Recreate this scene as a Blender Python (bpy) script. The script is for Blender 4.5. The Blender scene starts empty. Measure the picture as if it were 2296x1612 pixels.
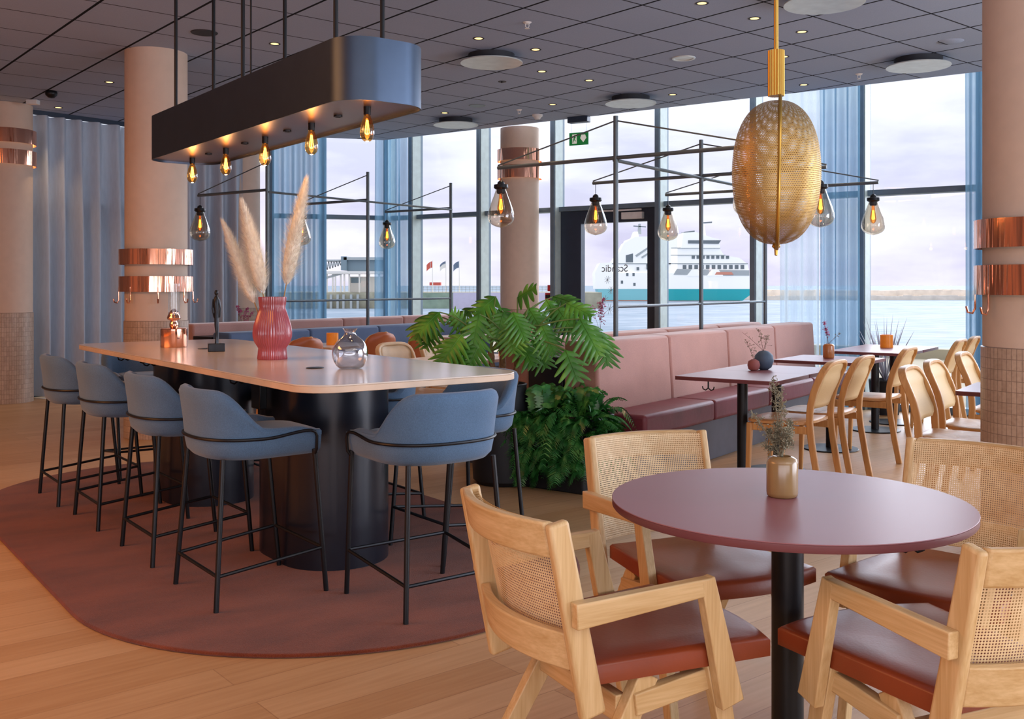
import bpy, math, random
from mathutils import Vector, Matrix
R = math.radians
rnd = random.Random(7)
C = bpy.context.scene.collection
# ------------------------------------------------------------------ frame of the photograph
F, CX, HY, EYE = 2231.0, 1148.0, 639.5, 1.29
CEIL = EYE + 1.995
E1, E2, O = (.813, -.582), (.582, .813), (1.439, 7.314)      # along the facade / towards the water
def st(s, t, z=0): return Vector((O[0] + s*E1[0] + t*E2[0], O[1] + s*E1[1] + t*E2[1], z))
ROT_S = math.atan2(E1[1], E1[0])
BU, BF, BO = (.797, .604), (-.604, .797), (-.337, 3.925)        # bar table frame
def bar(u, f, z=0): return Vector((BO[0] + u*BU[0] + f*BF[0], BO[1] + u*BU[1] + f*BF[1], z))
ROT_B = math.atan2(BU[1], BU[0])
def face(dx, dy): return math.atan2(-dx, dy)                     # rotation turning local +y to (dx,dy)
def gp(x, y, h):                                                 # photo pixel -> point at height h
    z = F*(EYE - h)/(y - HY); return Vector(((x - CX)*z/F, z, h))

# ------------------------------------------------------------------ mesh building
class MB:
    def __init__(s): s.v = []; s.f = []
    def add(s, vs, fs, M=None):
        n = len(s.v)
        s.v += [tuple(M @ Vector(p)) if M else tuple(p) for p in vs]
        s.f += [tuple(i + n for i in f) for f in fs]; return s
    def box(s, x0, x1, y0, y1, z0, z1, M=None):
        vs = [(x, y, z) for x in (x0, x1) for y in (y0, y1) for z in (z0, z1)]
        return s.add(vs, [(0,1,3,2), (4,6,7,5), (0,4,5,1), (2,3,7,6), (0,2,6,4), (1,5,7,3)], M)
    def beam(s, p, q, w, d, side=(1,0,0), w2=None, d2=None):      # bar from p to q; w along side, d across
        p, q = Vector(p), Vector(q); a = (q - p).normalized(); sd = Vector(side)
        sd = (sd - a*sd.dot(a)).normalized(); n = a.cross(sd)
        w2 = w if w2 is None else w2; d2 = d if d2 is None else d2
        vs = [p + sd*x*w/2 + n*y*d/2 for x, y in ((-1,-1), (1,-1), (1,1), (-1,1))]
        vs += [q + sd*x*w2/2 + n*y*d2/2 for x, y in ((-1,-1), (1,-1), (1,1), (-1,1))]
        return s.add(vs, [(3,2,1,0), (4,5,6,7), (0,1,5,4), (1,2,6,5), (2,3,7,6), (3,0,4,7)])
    def tube(s, pts, r, n=8, closed=False):
        pts = [Vector(p) for p in pts]; m = len(pts); rr = r if isinstance(r, (list, tuple)) else [r]*m
        vs = []; up = None
        for i, p in enumerate(pts):
            a = pts[(i+1) % m] if (closed or i < m-1) else p
            b = pts[i-1] if (closed or i > 0) else p
            d = (a - b).normalized()
            if up is None:
                up = Vector((0,0,1)) if abs(d.z) < .9 else Vector((1,0,0))
            e = (up - d*up.dot(d)); e = e.normalized() if e.length > 1e-6 else d.orthogonal().normalized()
            up = e; g = d.cross(e)
            vs += [p + (e*math.cos(2*math.pi*k/n) + g*math.sin(2*math.pi*k/n))*rr[i] for k in range(n)]
        fs = []
        for i in range(m if closed else m-1):
            j = (i+1) % m
            fs += [(i*n+k, i*n+(k+1) % n, j*n+(k+1) % n, j*n+k) for k in range(n)]
        if not closed: fs += [tuple(range(n-1, -1, -1)), tuple(range((m-1)*n, m*n))]
        return s.add(vs, fs)
    def lathe(s, prof, n=28, c=(0,0,0), flute=0, nf=0, cap=True):
        vs = []
        for r, z in prof:
            for k in range(n):
                a = 2*math.pi*k/n; rr = r*(1 + flute*math.cos(nf*a)) if nf else r
                vs.append((c[0] + rr*math.cos(a), c[1] + rr*math.sin(a), c[2] + z))
        fs = []
        for i in range(len(prof)-1):
            fs += [(i*n+k, i*n+(k+1) % n, (i+1)*n+(k+1) % n, (i+1)*n+k) for k in range(n)]
        if cap:
            if prof[0][0] > 1e-5: fs.append(tuple(range(n-1, -1, -1)))
            if prof[-1][0] > 1e-5: fs.append(tuple(range((len(prof)-1)*n, len(prof)*n)))
        return s.add(vs, fs)
    def prism(s, poly, z0, z1, M=None):
        n = len(poly)
        vs = [(x, y, z0) for x, y in poly] + [(x, y, z1) for x, y in poly]
        fs = [tuple(range(n-1, -1, -1)), tuple(range(n, 2*n))] + [(i, (i+1) % n, n+(i+1) % n, n+i) for i in range(n)]
        return s.add(vs, fs, M)
    def grid(s, rows, cu=False, cv=False):
        m, n = len(rows), len(rows[0]); vs = [p for r in rows for p in r]; fs = []
        for i in range(m if cu else m-1):
            for j in range(n if cv else n-1):
                a, b = (i+1) % m, (j+1) % n
                fs.append((i*n+j, i*n+b, a*n+b, a*n+j))
        return s.add(vs, fs)
    def ball(s, c, rx, ry=None, rz=None, n=16, m=10, M=None):
        ry = ry or rx; rz = rz or rx; vs = []; fs = []
        for i in range(1, m):
            t = math.pi*i/m
            vs += [(c[0] + rx*math.sin(t)*math.cos(2*math.pi*k/n), c[1] + ry*math.sin(t)*math.sin(2*math.pi*k/n), c[2] - rz*math.cos(t)) for k in range(n)]
        for i in range(m-2):
            fs += [(i*n+k, i*n+(k+1) % n, (i+1)*n+(k+1) % n, (i+1)*n+k) for k in range(n)]
        b, t = len(vs), len(vs)+1
        vs += [(c[0], c[1], c[2]-rz), (c[0], c[1], c[2]+rz)]
        fs += [(b, (k+1) % n, k) for k in range(n)] + [(t, (m-2)*n+k, (m-2)*n+(k+1) % n) for k in range(n)]
        return s.add(vs, fs, M)
def rrect(w, h, r, n=6, cx=0, cy=0):
    out = []
    for sx, sy, a0 in ((1,1,0), (-1,1,90), (-1,-1,180), (1,-1,270)):
        for k in range(n+1):
            a = R(a0 + 90*k/n); out.append((cx + sx*(w/2-r) + r*math.cos(a), cy + sy*(h/2-r) + r*math.sin(a)))
    return out
def circle(r, n=32, cx=0, cy=0): return [(cx + r*math.cos(2*math.pi*k/n), cy + r*math.sin(2*math.pi*k/n)) for k in range(n)]
def sm(x): x = max(0, min(1, x)); return x*x*(3-2*x)
def lerp(a, b, t): return a + (b-a)*t

def obj(name, mb, mat, parent=None, bevel=0, seg=2, sub=0, angle=38, label=None):
    me = bpy.data.meshes.new(name); me.from_pydata(mb.v, [], mb.f); me.update()
    me.polygons.foreach_set('use_smooth', [True]*len(me.polygons))
    try: me.set_sharp_from_angle(angle=R(angle))
    except Exception: pass
    me.materials.append(mat)
    o = bpy.data.objects.new(name, me); C.objects.link(o)
    if parent: o.parent = parent
    if sub:
        m = o.modifiers.new('sub', 'SUBSURF'); m.levels = sub; m.render_levels = sub
    if bevel:
        m = o.modifiers.new('bevel', 'BEVEL'); m.width = bevel; m.segments = seg; m.limit_method = 'ANGLE'; m.angle_limit = R(35); m.harden_normals = False
    if label: o['label'] = label
    return o
def tag(o, label=None, cat=None, group=None, kind=None):
    if label: o['label'] = label
    if cat: o['category'] = cat
    if group: o['group'] = group
    if kind: o['kind'] = kind
    return o
def thing(name, label, cat, loc=(0,0,0), rz=0, group=None):
    o = bpy.data.objects.new(name, None); C.objects.link(o); o.empty_display_size = .1
    o.location = loc; o.rotation_euler = (0, 0, rz); return tag(o, label, cat, group)
def dup(root, loc, rz, label, group=None):
    r = root.copy(); C.objects.link(r); r.location = loc; r.rotation_euler = (0, 0, rz); r['label'] = label
    if group: r['group'] = group
    for ch in list(root.children):
        c = ch.copy(); C.objects.link(c); c.parent = r
        for g in list(ch.children):
            d = g.copy(); C.objects.link(d); d.parent = c
    return r
def struct(name, mb, mat, parent=None, bevel=0):
    o = obj(name, mb, mat, parent, bevel)
    if not parent: o['kind'] = 'structure'
    return o

# ------------------------------------------------------------------ materials
def lin(h):
    h = h.lstrip('#'); v = [int(h[i:i+2], 16)/255 for i in (0, 2, 4)]
    return tuple((c/12.92 if c <= .04045 else ((c+.055)/1.055)**2.4) for c in v) + (1,)
class NT:
    def __init__(s, name):
        s.m = bpy.data.materials.new(name); s.m.use_nodes = True; s.t = s.m.node_tree; s.n = s.t.nodes
        s.b = s.n['Principled BSDF']; s.out = s.n['Material Output']
    def node(s, typ, **kw):
        n = s.n.new(typ)
        for k, v in kw.items(): setattr(n, k, v)
        return n
    def link(s, a, b): s.t.links.new(a, b)
    def val(s, n, k, v): n.inputs[k].default_value = v
    def math(s, op, a, b=None, c=None):
        n = s.node('ShaderNodeMath', operation=op)
        for i, x in enumerate((a, b, c)):
            if x is None: continue
            if isinstance(x, (int, float)): n.inputs[i].default_value = x
            else: s.link(x, n.inputs[i])
        return n.outputs[0]
    def coord(s, kind='Object'): return s.node('ShaderNodeTexCoord').outputs[kind]
    def noise(s, scale, detail=4, vec=None, stretch=None, rot=0):
        v = vec or s.coord()
        if stretch or rot:
            mp = s.node('ShaderNodeMapping'); s.link(v, mp.inputs[0])
            if stretch: mp.inputs['Scale'].default_value = stretch
            mp.inputs['Rotation'].default_value = (0, 0, rot); v = mp.outputs[0]
        n = s.node('ShaderNodeTexNoise'); s.link(v, n.inputs['Vector']); n.inputs['Scale'].default_value = scale; n.inputs['Detail'].default_value = detail
        return n.outputs['Fac']
    def ramp(s, fac, stops):
        n = s.node('ShaderNodeValToRGB'); s.link(fac, n.inputs[0]); e = n.color_ramp.elements
        while len(e) < len(stops): e.new(.5)
        for x, (p, c) in zip(e, stops): x.position = p; x.color = c if not isinstance(c, str) else lin(c)
        return n.outputs[0]
    def mix(s, fac, a, b, mode='MIX'):
        n = s.node('ShaderNodeMix', data_type='RGBA', blend_type=mode)
        for sock, x in ((n.inputs[0], fac), (n.inputs[6], a), (n.inputs[7], b)):
            if isinstance(x, (int, float)): sock.default_value = x
            elif isinstance(x, tuple): sock.default_value = x
            else: s.link(x, sock)
        return n.outputs[2]
    def color(s, c): s.link(c, s.b.inputs['Base Color']) if not isinstance(c, tuple) else s.val(s.b, 'Base Color', c)
    def bump(s, h, strength=.2, dist=.01):
        n = s.node('ShaderNodeBump'); n.inputs['Strength'].default_value = strength; n.inputs['Distance'].default_value = dist
        s.link(h, n.inputs['Height']); s.link(n.outputs[0], s.b.inputs['Normal'])
    def set(s, rough=.5, metal=0, spec=None, emit=None, es=0, coat=None, sheen=None):
        s.val(s.b, 'Roughness', rough); s.val(s.b, 'Metallic', metal)
        if spec is not None: s.val(s.b, 'Specular IOR Level', spec)
        if emit: s.val(s.b, 'Emission Color', lin(emit)); s.val(s.b, 'Emission Strength', es)
        if coat: s.val(s.b, 'Coat Weight', coat); s.val(s.b, 'Coat Roughness', .15)
        if sheen: s.val(s.b, 'Sheen Weight', sheen); s.val(s.b, 'Sheen Roughness', .5)
        return s
def plain(name, c, rough=.5, metal=0, var=.08, scale=12, bump=0, bscale=80, **kw):
    t = NT(name); c = lin(c); d = tuple(x*(1-var) for x in c[:3]) + (1,); e = tuple(min(1, x*(1+var)) for x in c[:3]) + (1,)
    t.color(t.ramp(t.noise(scale), [(.3, d), (.7, e)])); t.set(rough, metal, **kw)
    if bump: t.bump(t.noise(bscale, 3), bump, .004)
    return t.m
def wood(name, c1, c2, rough=.45, axis='z', scale=1.0, coat=None):
    t = NT(name)
    stx = {'x': (1, 22, 22), 'y': (22, 1, 22), 'z': (22, 22, 1)}[axis]
    a = t.noise(2.2*scale, 6, stretch=stx); b = t.noise(9*scale, 3, stretch=stx)
    t.color(t.mix(.35, t.ramp(a, [(.32, c1), (.68, c2)]), t.ramp(b, [(.35, c1), (.65, c2)])))
    t.set(rough, coat=coat); t.bump(a, .06, .002); return t.m
def fabric(name, c, rough=.9, var=.14, scale=500, sheen=.25):
    t = NT(name); c = lin(c); d = tuple(x*(1-var) for x in c[:3]) + (1,); e = tuple(min(1, x*(1+var)) for x in c[:3]) + (1,)
    n = t.noise(scale, 2); m = t.noise(5, 3)
    t.color(t.mix(.5, t.ramp(n, [(.35, d), (.65, e)]), t.ramp(m, [(.3, d), (.7, e)]))); t.set(rough, sheen=sheen, spec=.2); t.bump(n, .25, .002); return t.m
def glassy(name, tint='#ffffff', gloss=.12, rough=.0, body=None, bodyf=0.0):
    t = NT(name); tr = t.node('ShaderNodeBsdfTransparent'); tr.inputs[0].default_value = lin(tint)
    gl = t.node('ShaderNodeBsdfGlossy'); gl.inputs['Roughness'].default_value = rough
    fr = t.node('ShaderNodeLayerWeight'); fr.inputs[0].default_value = .25
    f = t.math('MULTIPLY_ADD', fr.outputs['Facing'], gloss*2.2, gloss*.3)
    mx = t.node('ShaderNodeMixShader'); t.link(f, mx.inputs[0]); t.link(tr.outputs[0], mx.inputs[1]); t.link(gl.outputs[0], mx.inputs[2])
    last = mx
    if body:
        df = t.node('ShaderNodeBsdfDiffuse'); df.inputs[0].default_value = lin(body)
        m2 = t.node('ShaderNodeMixShader'); m2.inputs[0].default_value = bodyf
        t.link(mx.outputs[0], m2.inputs[1]); t.link(df.outputs[0], m2.inputs[2]); last = m2
    t.link(last.outputs[0], t.out.inputs[0]); return t.m
def emissive(name, c, s):
    t = NT(name); t.color(lin('#201008')); t.set(.5, emit=c, es=s); return t.m

def floor_mat():
    t = NT('oak planks'); mp = t.node('ShaderNodeMapping'); t.link(t.coord(), mp.inputs[0]); mp.inputs['Rotation'].default_value = (0, 0, -R(39))
    br = t.node('ShaderNodeTexBrick'); t.link(mp.outputs[0], br.inputs['Vector'])
    br.offset = .37; br.offset_frequency = 2
    for k, v in (('Scale', 1.0), ('Mortar Size', .0018), ('Mortar Smooth', .1), ('Bias', 0), ('Brick Width', 2.1), ('Row Height', .17)): br.inputs[k].default_value = v
    br.inputs['Color1'].default_value = lin('#b3875a'); br.inputs['Color2'].default_value = lin('#d6b287'); br.inputs['Mortar'].default_value = lin('#7a532f')
    g = t.noise(3, 6, vec=mp.outputs[0], stretch=(1, 14, 1)); g2 = t.noise(.6, 2, vec=mp.outputs[0])
    c = t.mix(.35, br.outputs['Color'], t.ramp(g, [(.3, '#a67c52'), (.72, '#dcb88c')]), 'MIX')
    c = t.mix(.3, c, t.ramp(g2, [(.3, '#b0885c'), (.7, '#d4ae82')]))
    t.color(c); t.set(.42, spec=.35); t.bump(g, .05, .002); return t.m
def ceiling_mat():
    t = NT('dark ceiling tiles'); th = .6921; mp = t.node('ShaderNodeSeparateXYZ'); t.link(t.coord(), mp.inputs[0])
    X, Y = mp.outputs[0], mp.outputs[1]
    def line(a, b, off, w):
        u = t.math('ADD', t.math('MULTIPLY', X, a), t.math('MULTIPLY', Y, b)); u = t.math('SUBTRACT', u, off - 60.0)
        m = t.math('MODULO', u, .6); d = t.math('MINIMUM', m, t.math('SUBTRACT', .6, m)); return t.math('LESS_THAN', d, w)
    A = line(math.cos(th), math.sin(th), .436, .011); B = line(math.sin(th), -math.cos(th), .537, .0075)
    n = t.noise(160, 2); n2 = t.noise(1.2, 2)
    base = t.mix(.4, t.ramp(n, [(.3, '#98a9c4'), (.7, '#a5b5cf')]), t.ramp(n2, [(.3, '#9aabc6'), (.7, '#a3b3cd')]))
    c = t.mix(B, base, lin('#2f333e')); c = t.mix(A, c, lin('#101218')); t.color(c); t.set(.9, spec=.15); t.bump(n, .1, .002); return t.m
def tile_mat():
    t = NT('small beige wall tiles'); sp = t.node('ShaderNodeSeparateXYZ'); t.link(t.coord(), sp.inputs[0])
    ang = t.math('MULTIPLY', t.math('ARCTAN2', sp.outputs[1], sp.outputs[0]), .28)
    cb = t.node('ShaderNodeCombineXYZ'); t.link(ang, cb.inputs[0]); t.link(sp.outputs[2], cb.inputs[1])
    br = t.node('ShaderNodeTexBrick'); t.link(cb.outputs[0], br.inputs['Vector']); br.offset = 0
    for k, v in (('Scale', 1.0), ('Mortar Size', .0016), ('Mortar Smooth', .1), ('Brick Width', .0255), ('Row Height', .052)): br.inputs[k].default_value = v
    br.inputs['Color1'].default_value = lin('#c3ad9a'); br.inputs['Color2'].default_value = lin('#a8917f'); br.inputs['Mortar'].default_value = lin('#6d5c51')
    t.color(t.mix(.3, br.outputs['Color'], t.ramp(t.noise(60, 3), [(.3, '#9f8876'), (.7, '#cdb9a8')]))); t.set(.4); return t.m
def cane_mat(step=.0066, col='#e3cba0'):
    t = NT('woven cane webbing'); sp = t.node('ShaderNodeSeparateXYZ'); t.link(t.coord('UV'), sp.inputs[0])
    u = t.math('FRACT', t.math('DIVIDE', sp.outputs[0], step)); v = t.math('FRACT', t.math('DIVIDE', sp.outputs[1], step))
    du = t.math('ABSOLUTE', t.math('SUBTRACT', u, .5)); dv = t.math('ABSOLUTE', t.math('SUBTRACT', v, .5))
    hole = t.math('LESS_THAN', t.math('ADD', t.math('POWER', du, 2), t.math('POWER', dv, 2)), .082)
    t.color(t.ramp(t.noise(30, 3), [(.3, col), (.7, '#d4b588')])); t.set(.6)
    tr = t.node('ShaderNodeBsdfTransparent'); mx = t.node('ShaderNodeMixShader')
    t.link(hole, mx.inputs[0]); t.link(t.b.outputs[0], mx.inputs[1]); t.link(tr.outputs[0], mx.inputs[2]); t.link(mx.outputs[0], t.out.inputs[0]); return t.m
def mesh_mat(step=.0048):
    t = NT('perforated brass'); sp = t.node('ShaderNodeSeparateXYZ'); t.link(t.coord('UV'), sp.inputs[0])
    row = t.math('DIVIDE', sp.outputs[1], step*.87); odd = t.math('MODULO', t.math('FLOOR', row), 2.0)
    u = t.math('FRACT', t.math('ADD', t.math('DIVIDE', sp.outputs[0], step), t.math('MULTIPLY', odd, .5))); v = t.math('FRACT', row)
    d = t.math('ADD', t.math('POWER', t.math('SUBTRACT', u, .5), 2), t.math('POWER', t.math('SUBTRACT', v, .5), 2))
    hole = t.math('LESS_THAN', d, .085)
    t.color(lin('#b2935c')); t.set(.5, .95)
    tr = t.node('ShaderNodeBsdfTransparent'); mx = t.node('ShaderNodeMixShader')
    t.link(hole, mx.inputs[0]); t.link(t.b.outputs[0], mx.inputs[1]); t.link(tr.outputs[0], mx.inputs[2]); t.link(mx.outputs[0], t.out.inputs[0]); return t.m
def curtain_mat(name, c, trans, sheer=0.0):
    t = NT(name); col = lin(c)
    n = t.noise(40, 3, stretch=(1, 1, .2))
    cc = t.ramp(n, [(.3, tuple(x*.95 for x in col[:3])+(1,)), (.7, tuple(min(1, x*1.04) for x in col[:3])+(1,))])
    df = t.node('ShaderNodeBsdfDiffuse'); t.link(cc, df.inputs[0]); tl = t.node('ShaderNodeBsdfTranslucent'); t.link(cc, tl.inputs[0])
    mx = t.node('ShaderNodeMixShader'); mx.inputs[0].default_value = trans; t.link(df.outputs[0], mx.inputs[1]); t.link(tl.outputs[0], mx.inputs[2]); last = mx
    if sheer:
        tr = t.node('ShaderNodeBsdfTransparent'); tr.inputs[0].default_value = lin('#e4eef5')
        m2 = t.node('ShaderNodeMixShader'); lw = t.node('ShaderNodeLayerWeight'); lw.inputs[0].default_value = .5
        f = t.math('MULTIPLY', t.math('SUBTRACT', 1.0, lw.outputs['Facing']), sheer); t.link(f, m2.inputs[0])
        t.link(mx.outputs[0], m2.inputs[1]); t.link(tr.outputs[0], m2.inputs[2]); last = m2
    t.link(last.outputs[0], t.out.inputs[0]); return t.m
def rug_mat():
    t = NT('rust wool pile'); n = t.noise(350, 3); m = t.noise(2.2, 4, stretch=(1, 2.4, 1), rot=.5)
    t.color(t.mix(.45, t.ramp(n, [(.3, '#561f0c'), (.7, '#8c4222')]), t.ramp(m, [(.32, '#521d0e'), (.68, '#944a2c')])))
    t.set(.95, sheen=.2, spec=.1); t.bump(n, .6, .01); return t.m
def sea_mat():
    t = NT('rippled sea water'); n = t.noise(.22, 8, stretch=(1, 2.2, 1)); w = t.noise(.03, 3, stretch=(.3, 1.6, 1))
    t.color(t.mix(.6, t.ramp(n, [(.34, '#566a7c'), (.5, '#8595a6'), (.68, '#bcc2cc')]), t.ramp(w, [(.3, '#8094a4'), (.7, '#a8b2be')]))); t.set(.6, spec=.08); t.bump(n, .3, .3); return t.m
M = {}
M['floor'] = floor_mat(); M['ceiling'] = ceiling_mat(); M['tile'] = tile_mat(); M['cane'] = cane_mat(); M['brassmesh'] = mesh_mat(); M['rug'] = rug_mat(); M['sea'] = sea_mat()
M['plaster'] = plain('blush beige plaster', '#d4beac', .8, var=.03)
M['wall'] = plain('warm white wall paint', '#b9aca0', .9, var=.03)
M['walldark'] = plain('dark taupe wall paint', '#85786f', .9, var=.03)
M['frame'] = plain('grey blue aluminium', '#6b8090', .45, .1)
M['framedark'] = plain('dark grey aluminium', '#2f3d50', .4, .1)
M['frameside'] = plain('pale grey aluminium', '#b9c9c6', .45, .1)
M['pane'] = glassy('window glass', '#fafdff', .05)
M['black'] = plain('black powder coated steel', '#14161a', .38, .3, var=.04)
M['steel'] = plain('dark grey steel tube', '#626e74', .4, .3, var=.05)
M['navy'] = plain('satin midnight lacquer', '#161a26', .32, .2, var=.05, coat=.2)
M['lampblack'] = plain('satin black lacquer', '#4f5c6e', .40, 1, var=.04)
M['lampunder'] = plain('grey satin metal underside', '#6c6670', .3, .8, var=.04)
M['stoolfabric'] = fabric('slate blue wool', '#536e8a', var=.22, scale=260)
M['bluefabric'] = fabric('steel blue upholstery', '#5b7091')
M['pink'] = fabric('dusty pink velvet', '#bd8f86', var=.1, scale=160, sheen=.5)
M['maroon'] = plain('wine red leather', '#78333f', .42, var=.15, scale=5, bump=.25, bscale=25)
M['plinth'] = plain('grey laminate plinth', '#575862', .5)
M['core'] = plain('dark navy laminate', '#171b28', .45)
M['tabletop'] = plain('pale stone grey table top', '#d6c6b6', .2, var=.02, scale=3, coat=.3)
M['tableedge'] = plain('pale oak edge', '#cfb49a', .5)
M['plum'] = plain('plum linoleum', '#8c5a60', .38, var=.03, scale=4)
M['plumedge'] = plain('plum table edge', '#6b3a40', .4, var=.03)
M['whitetop'] = plain('pale laminate top', '#e2cfc0', .3, var=.03)
M['ash'] = wood('pale ash', '#b99561', '#d6b889', .45, 'z')
M['ashx'] = wood('pale ash across', '#b99561', '#d6b889', .45, 'x')
M['ashy'] = wood('pale ash lengthwise', '#b99561', '#d6b889', .45, 'y')
M['beech'] = wood('golden beech', '#bd8750', '#d8a86c', .4, 'z', .6)
M['beechpanel'] = plain('pale woven beech panel', '#e0c08c', .6, var=.06, scale=200)
M['beechseat'] = wood('golden beech seat', '#c08b58', '#dcae78', .35, 'y', .6)
M['cream'] = plain('cream wood veneer', '#dcc19c', .45)
M['cognac'] = plain('cognac leather', '#83391c', .36, var=.1, scale=6, bump=.08, bscale=120)
M['tan'] = plain('tan leather', '#a8582b', .5, var=.1, scale=6)
_t = NT('polished copper'); _t.color(lin('#f6b497')); _t.set(.1, 1); _t.bump(_t.noise(9, 3, stretch=(1, 1, .06)), .7, .03); M['copper'] = _t.m
M['brass'] = plain('brushed brass', '#b8964c', .32, 1, var=.06)
M['glass'] = glassy('smoky clear glass', '#eae0d2', .3)
M['bulbglass'] = glassy('amber bulb glass', '#ffd79a', .25)
M['clearglass'] = glassy('clear glass', '#f3f6f6', .16)
M['mercury'] = glassy('rippled grey glass', '#d9dbe0', .55, .03)
M['filament'] = emissive('glowing filament', '#ff9a3c', 18)
M['filament2'] = emissive('hot filament', '#ffa044', 26)
M['downglow'] = emissive('warm led', '#ffd88c', 2.2)
M['ringglow'] = emissive('warm lamp ring', '#ffb878', 5)
M['white'] = plain('white plastic', '#dfe0df', .5)
M['discwhite'] = plain('pale satin disc', '#c9d2d2', .35, .3)
M['discdark'] = plain('dark duct', '#2a2c33', .7)
M['greycurtain'] = curtain_mat('grey blue lined curtain', '#bac3cf', .10)
M['sheer'] = curtain_mat('blue sheer voile', '#86b2cf', .55, .42)
M['sheerpale'] = curtain_mat('pale blue sheer voile', '#d8e9f3', .5, .8)
M['leaf'] = NT('glossy split leaf'); _t = M['leaf']; _t.color(_t.ramp(_t.noise(6, 3), [(.3, '#2f6a1c'), (.55, '#4f8f2a'), (.75, '#86b83c')])); _t.set(.38); M['leaf'] = _t.m
M['fern'] = NT('dark green fern'); _t = M['fern']; _t.color(_t.ramp(_t.noise(14, 3), [(.3, '#235a2c'), (.55, '#3d8640'), (.78, '#7fbe62')])); _t.set(.24); M['fern'] = _t.m
M['stem'] = plain('green stem', '#6f8a45', .6)
M['bark'] = plain('fibrous brown trunk', '#8a6a4c', .9, var=.4, scale=60, bump=.8, bscale=60)
M['soil'] = plain('dark soil', '#2b211b', .95, var=.3, scale=60)
M['potblack'] = plain('matt black planter', '#171a1f', .55)
M['redvase'] = plain('raspberry ribbed ceramic', '#a54b53', .25, var=.25, scale=5, coat=.5)
M['pampas'] = plain('dried pampas plume', '#f6ecdc', .95, var=.15, scale=60)
M['straw'] = plain('dry straw stalk', '#a88450', .8)
M['bronze'] = plain('dark patinated bronze', '#26282c', .3, .7, var=.2, scale=30)
M['ochre'] = plain('ochre glazed ceramic', '#92754c', .25, var=.08, coat=.5)
M['orangevase'] = plain('burnt orange glaze', '#b9743a', .25, var=.08, coat=.5)
M['slate'] = plain('slate blue ceramic', '#4b5f73', .6)
M['brick'] = plain('dusty red ceramic', '#9a5a56', .7)
M['amber'] = plain('amber glass', '#e08a2c', .25, var=.12, emit='#e0741c', es=.25)
M['herb'] = plain('dried grey green herb', '#7c7660', .9, var=.35, scale=40)
M['twig'] = plain('dry brown twig', '#6b4a3a', .9, var=.2)
M['heather'] = plain('pink heather', '#b0507c', .8, var=.3, scale=40)
M['red'] = plain('red plastic', '#c22a33', .4)
M['green'] = emissive('green sign face', '#0f9a4a', .35); 
M['signwhite'] = plain('sign white', '#f2f2e6', .5, emit='#f2f2e6', es=.3)
M['shipwhite'] = plain('self lit ship white', '#f7f5f3', .5, var=.02, emit='#ffffff', es=.25)  # faint emission added so the ferry's white reads brighter
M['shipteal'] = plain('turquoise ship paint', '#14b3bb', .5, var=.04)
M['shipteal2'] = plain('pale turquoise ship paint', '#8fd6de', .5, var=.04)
M['shipred'] = plain('orange boot topping', '#e2957e', .6)
M['shipdark'] = plain('dark ship windows', '#6f7a80', .3)
M['shipgrey'] = plain('pale grey ship deck', '#b4babb', .5)
M['stone'] = plain('pale breakwater stone', '#efe2d4', .9, var=.12, scale=.4)
M['quay'] = plain('pale concrete quay', '#b3a992', .9, var=.06, scale=2)
M['oldquay'] = plain('weathered quay wall', '#a9a48f', .9, var=.3, scale=.3)
M['lilac'] = plain('pale lilac sheet piling', '#cfc6da', .8, var=.05, scale=1)
M['grass'] = plain('grey green bank', '#8fa28f', .9, var=.2, scale=.5)
M['glassblue'] = plain('grey blue glazing', '#7d929c', .3)
M['offwhite'] = plain('off white paint', '#f0ece6', .6)
M['flagred'] = plain('red flag cloth', '#d8604e', .8); M['flagblue'] = plain('grey blue flag cloth', '#6f7f96', .8)
M['etch'] = plain('grey vinyl lettering', '#8e9296', .6)

# ------------------------------------------------------------------ the setting
TG, TC_ = 3.9, 3.32                                    # glass line / ceiling edge in facade frame
corner_g = Vector((-1.707, 14.30, 0)); corner_c = st(-6.31, TC_)
ldir = Vector((-.95, -.313, 0)); lnorm = Vector((-.313, .95, 0))
room = [Vector((-5.95, 11.15, 0)), Vector((-3.75, 13.62, 0)), corner_g, st(5.2, TG), Vector((8.2, -3.2, 0)), Vector((-9.0, -3.2, 0)), Vector((-9.0, 8.2, 0))]
poly = [(p.x, p.y) for p in room]
struct('floor', MB().prism(poly, -.12, 0), M['floor'])
cpoly = [(-5.95, 11.15), (-3.72, 13.1), (corner_c.x, corner_c.y), tuple(st(5.2, TC_))[:2]] + poly[4:]
struct('ceiling', MB().prism(cpoly, CEIL, CEIL + .1), M['ceiling'])
rec = MB(); 
rec.prism([(-3.72, 13.1), (corner_c.x, corner_c.y), (st(5.2, TC_).x, st(5.2, TC_).y), (st(5.2, TG+.2).x, st(5.2, TG+.2).y), (corner_g.x-.02, corner_g.y+.2), (-3.9, 13.9)], CEIL + .42, CEIL + .5)
struct('trim_1', rec, M['white'])
def wallseg(name, a, b, z0, z1, th=.12, mat='wall'):
    d = (b - a); L = d.length; ang = math.atan2(d.y, d.x)
    return struct(name, MB().box(0, L, 0, th, z0, z1, Matrix.Translation((a.x, a.y, 0)) @ Matrix.Rotation(ang, 4, 'Z')), M[mat])
wallseg('wall_right', room[4], room[3], 0, CEIL + .5, -.12)
wallseg('wall_back', room[5], room[4], 0, CEIL + .1, -.12)
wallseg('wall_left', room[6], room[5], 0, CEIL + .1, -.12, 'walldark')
wallseg('wall_side', room[0], room[6], 0, CEIL + .1, -.12, 'walldark')

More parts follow.
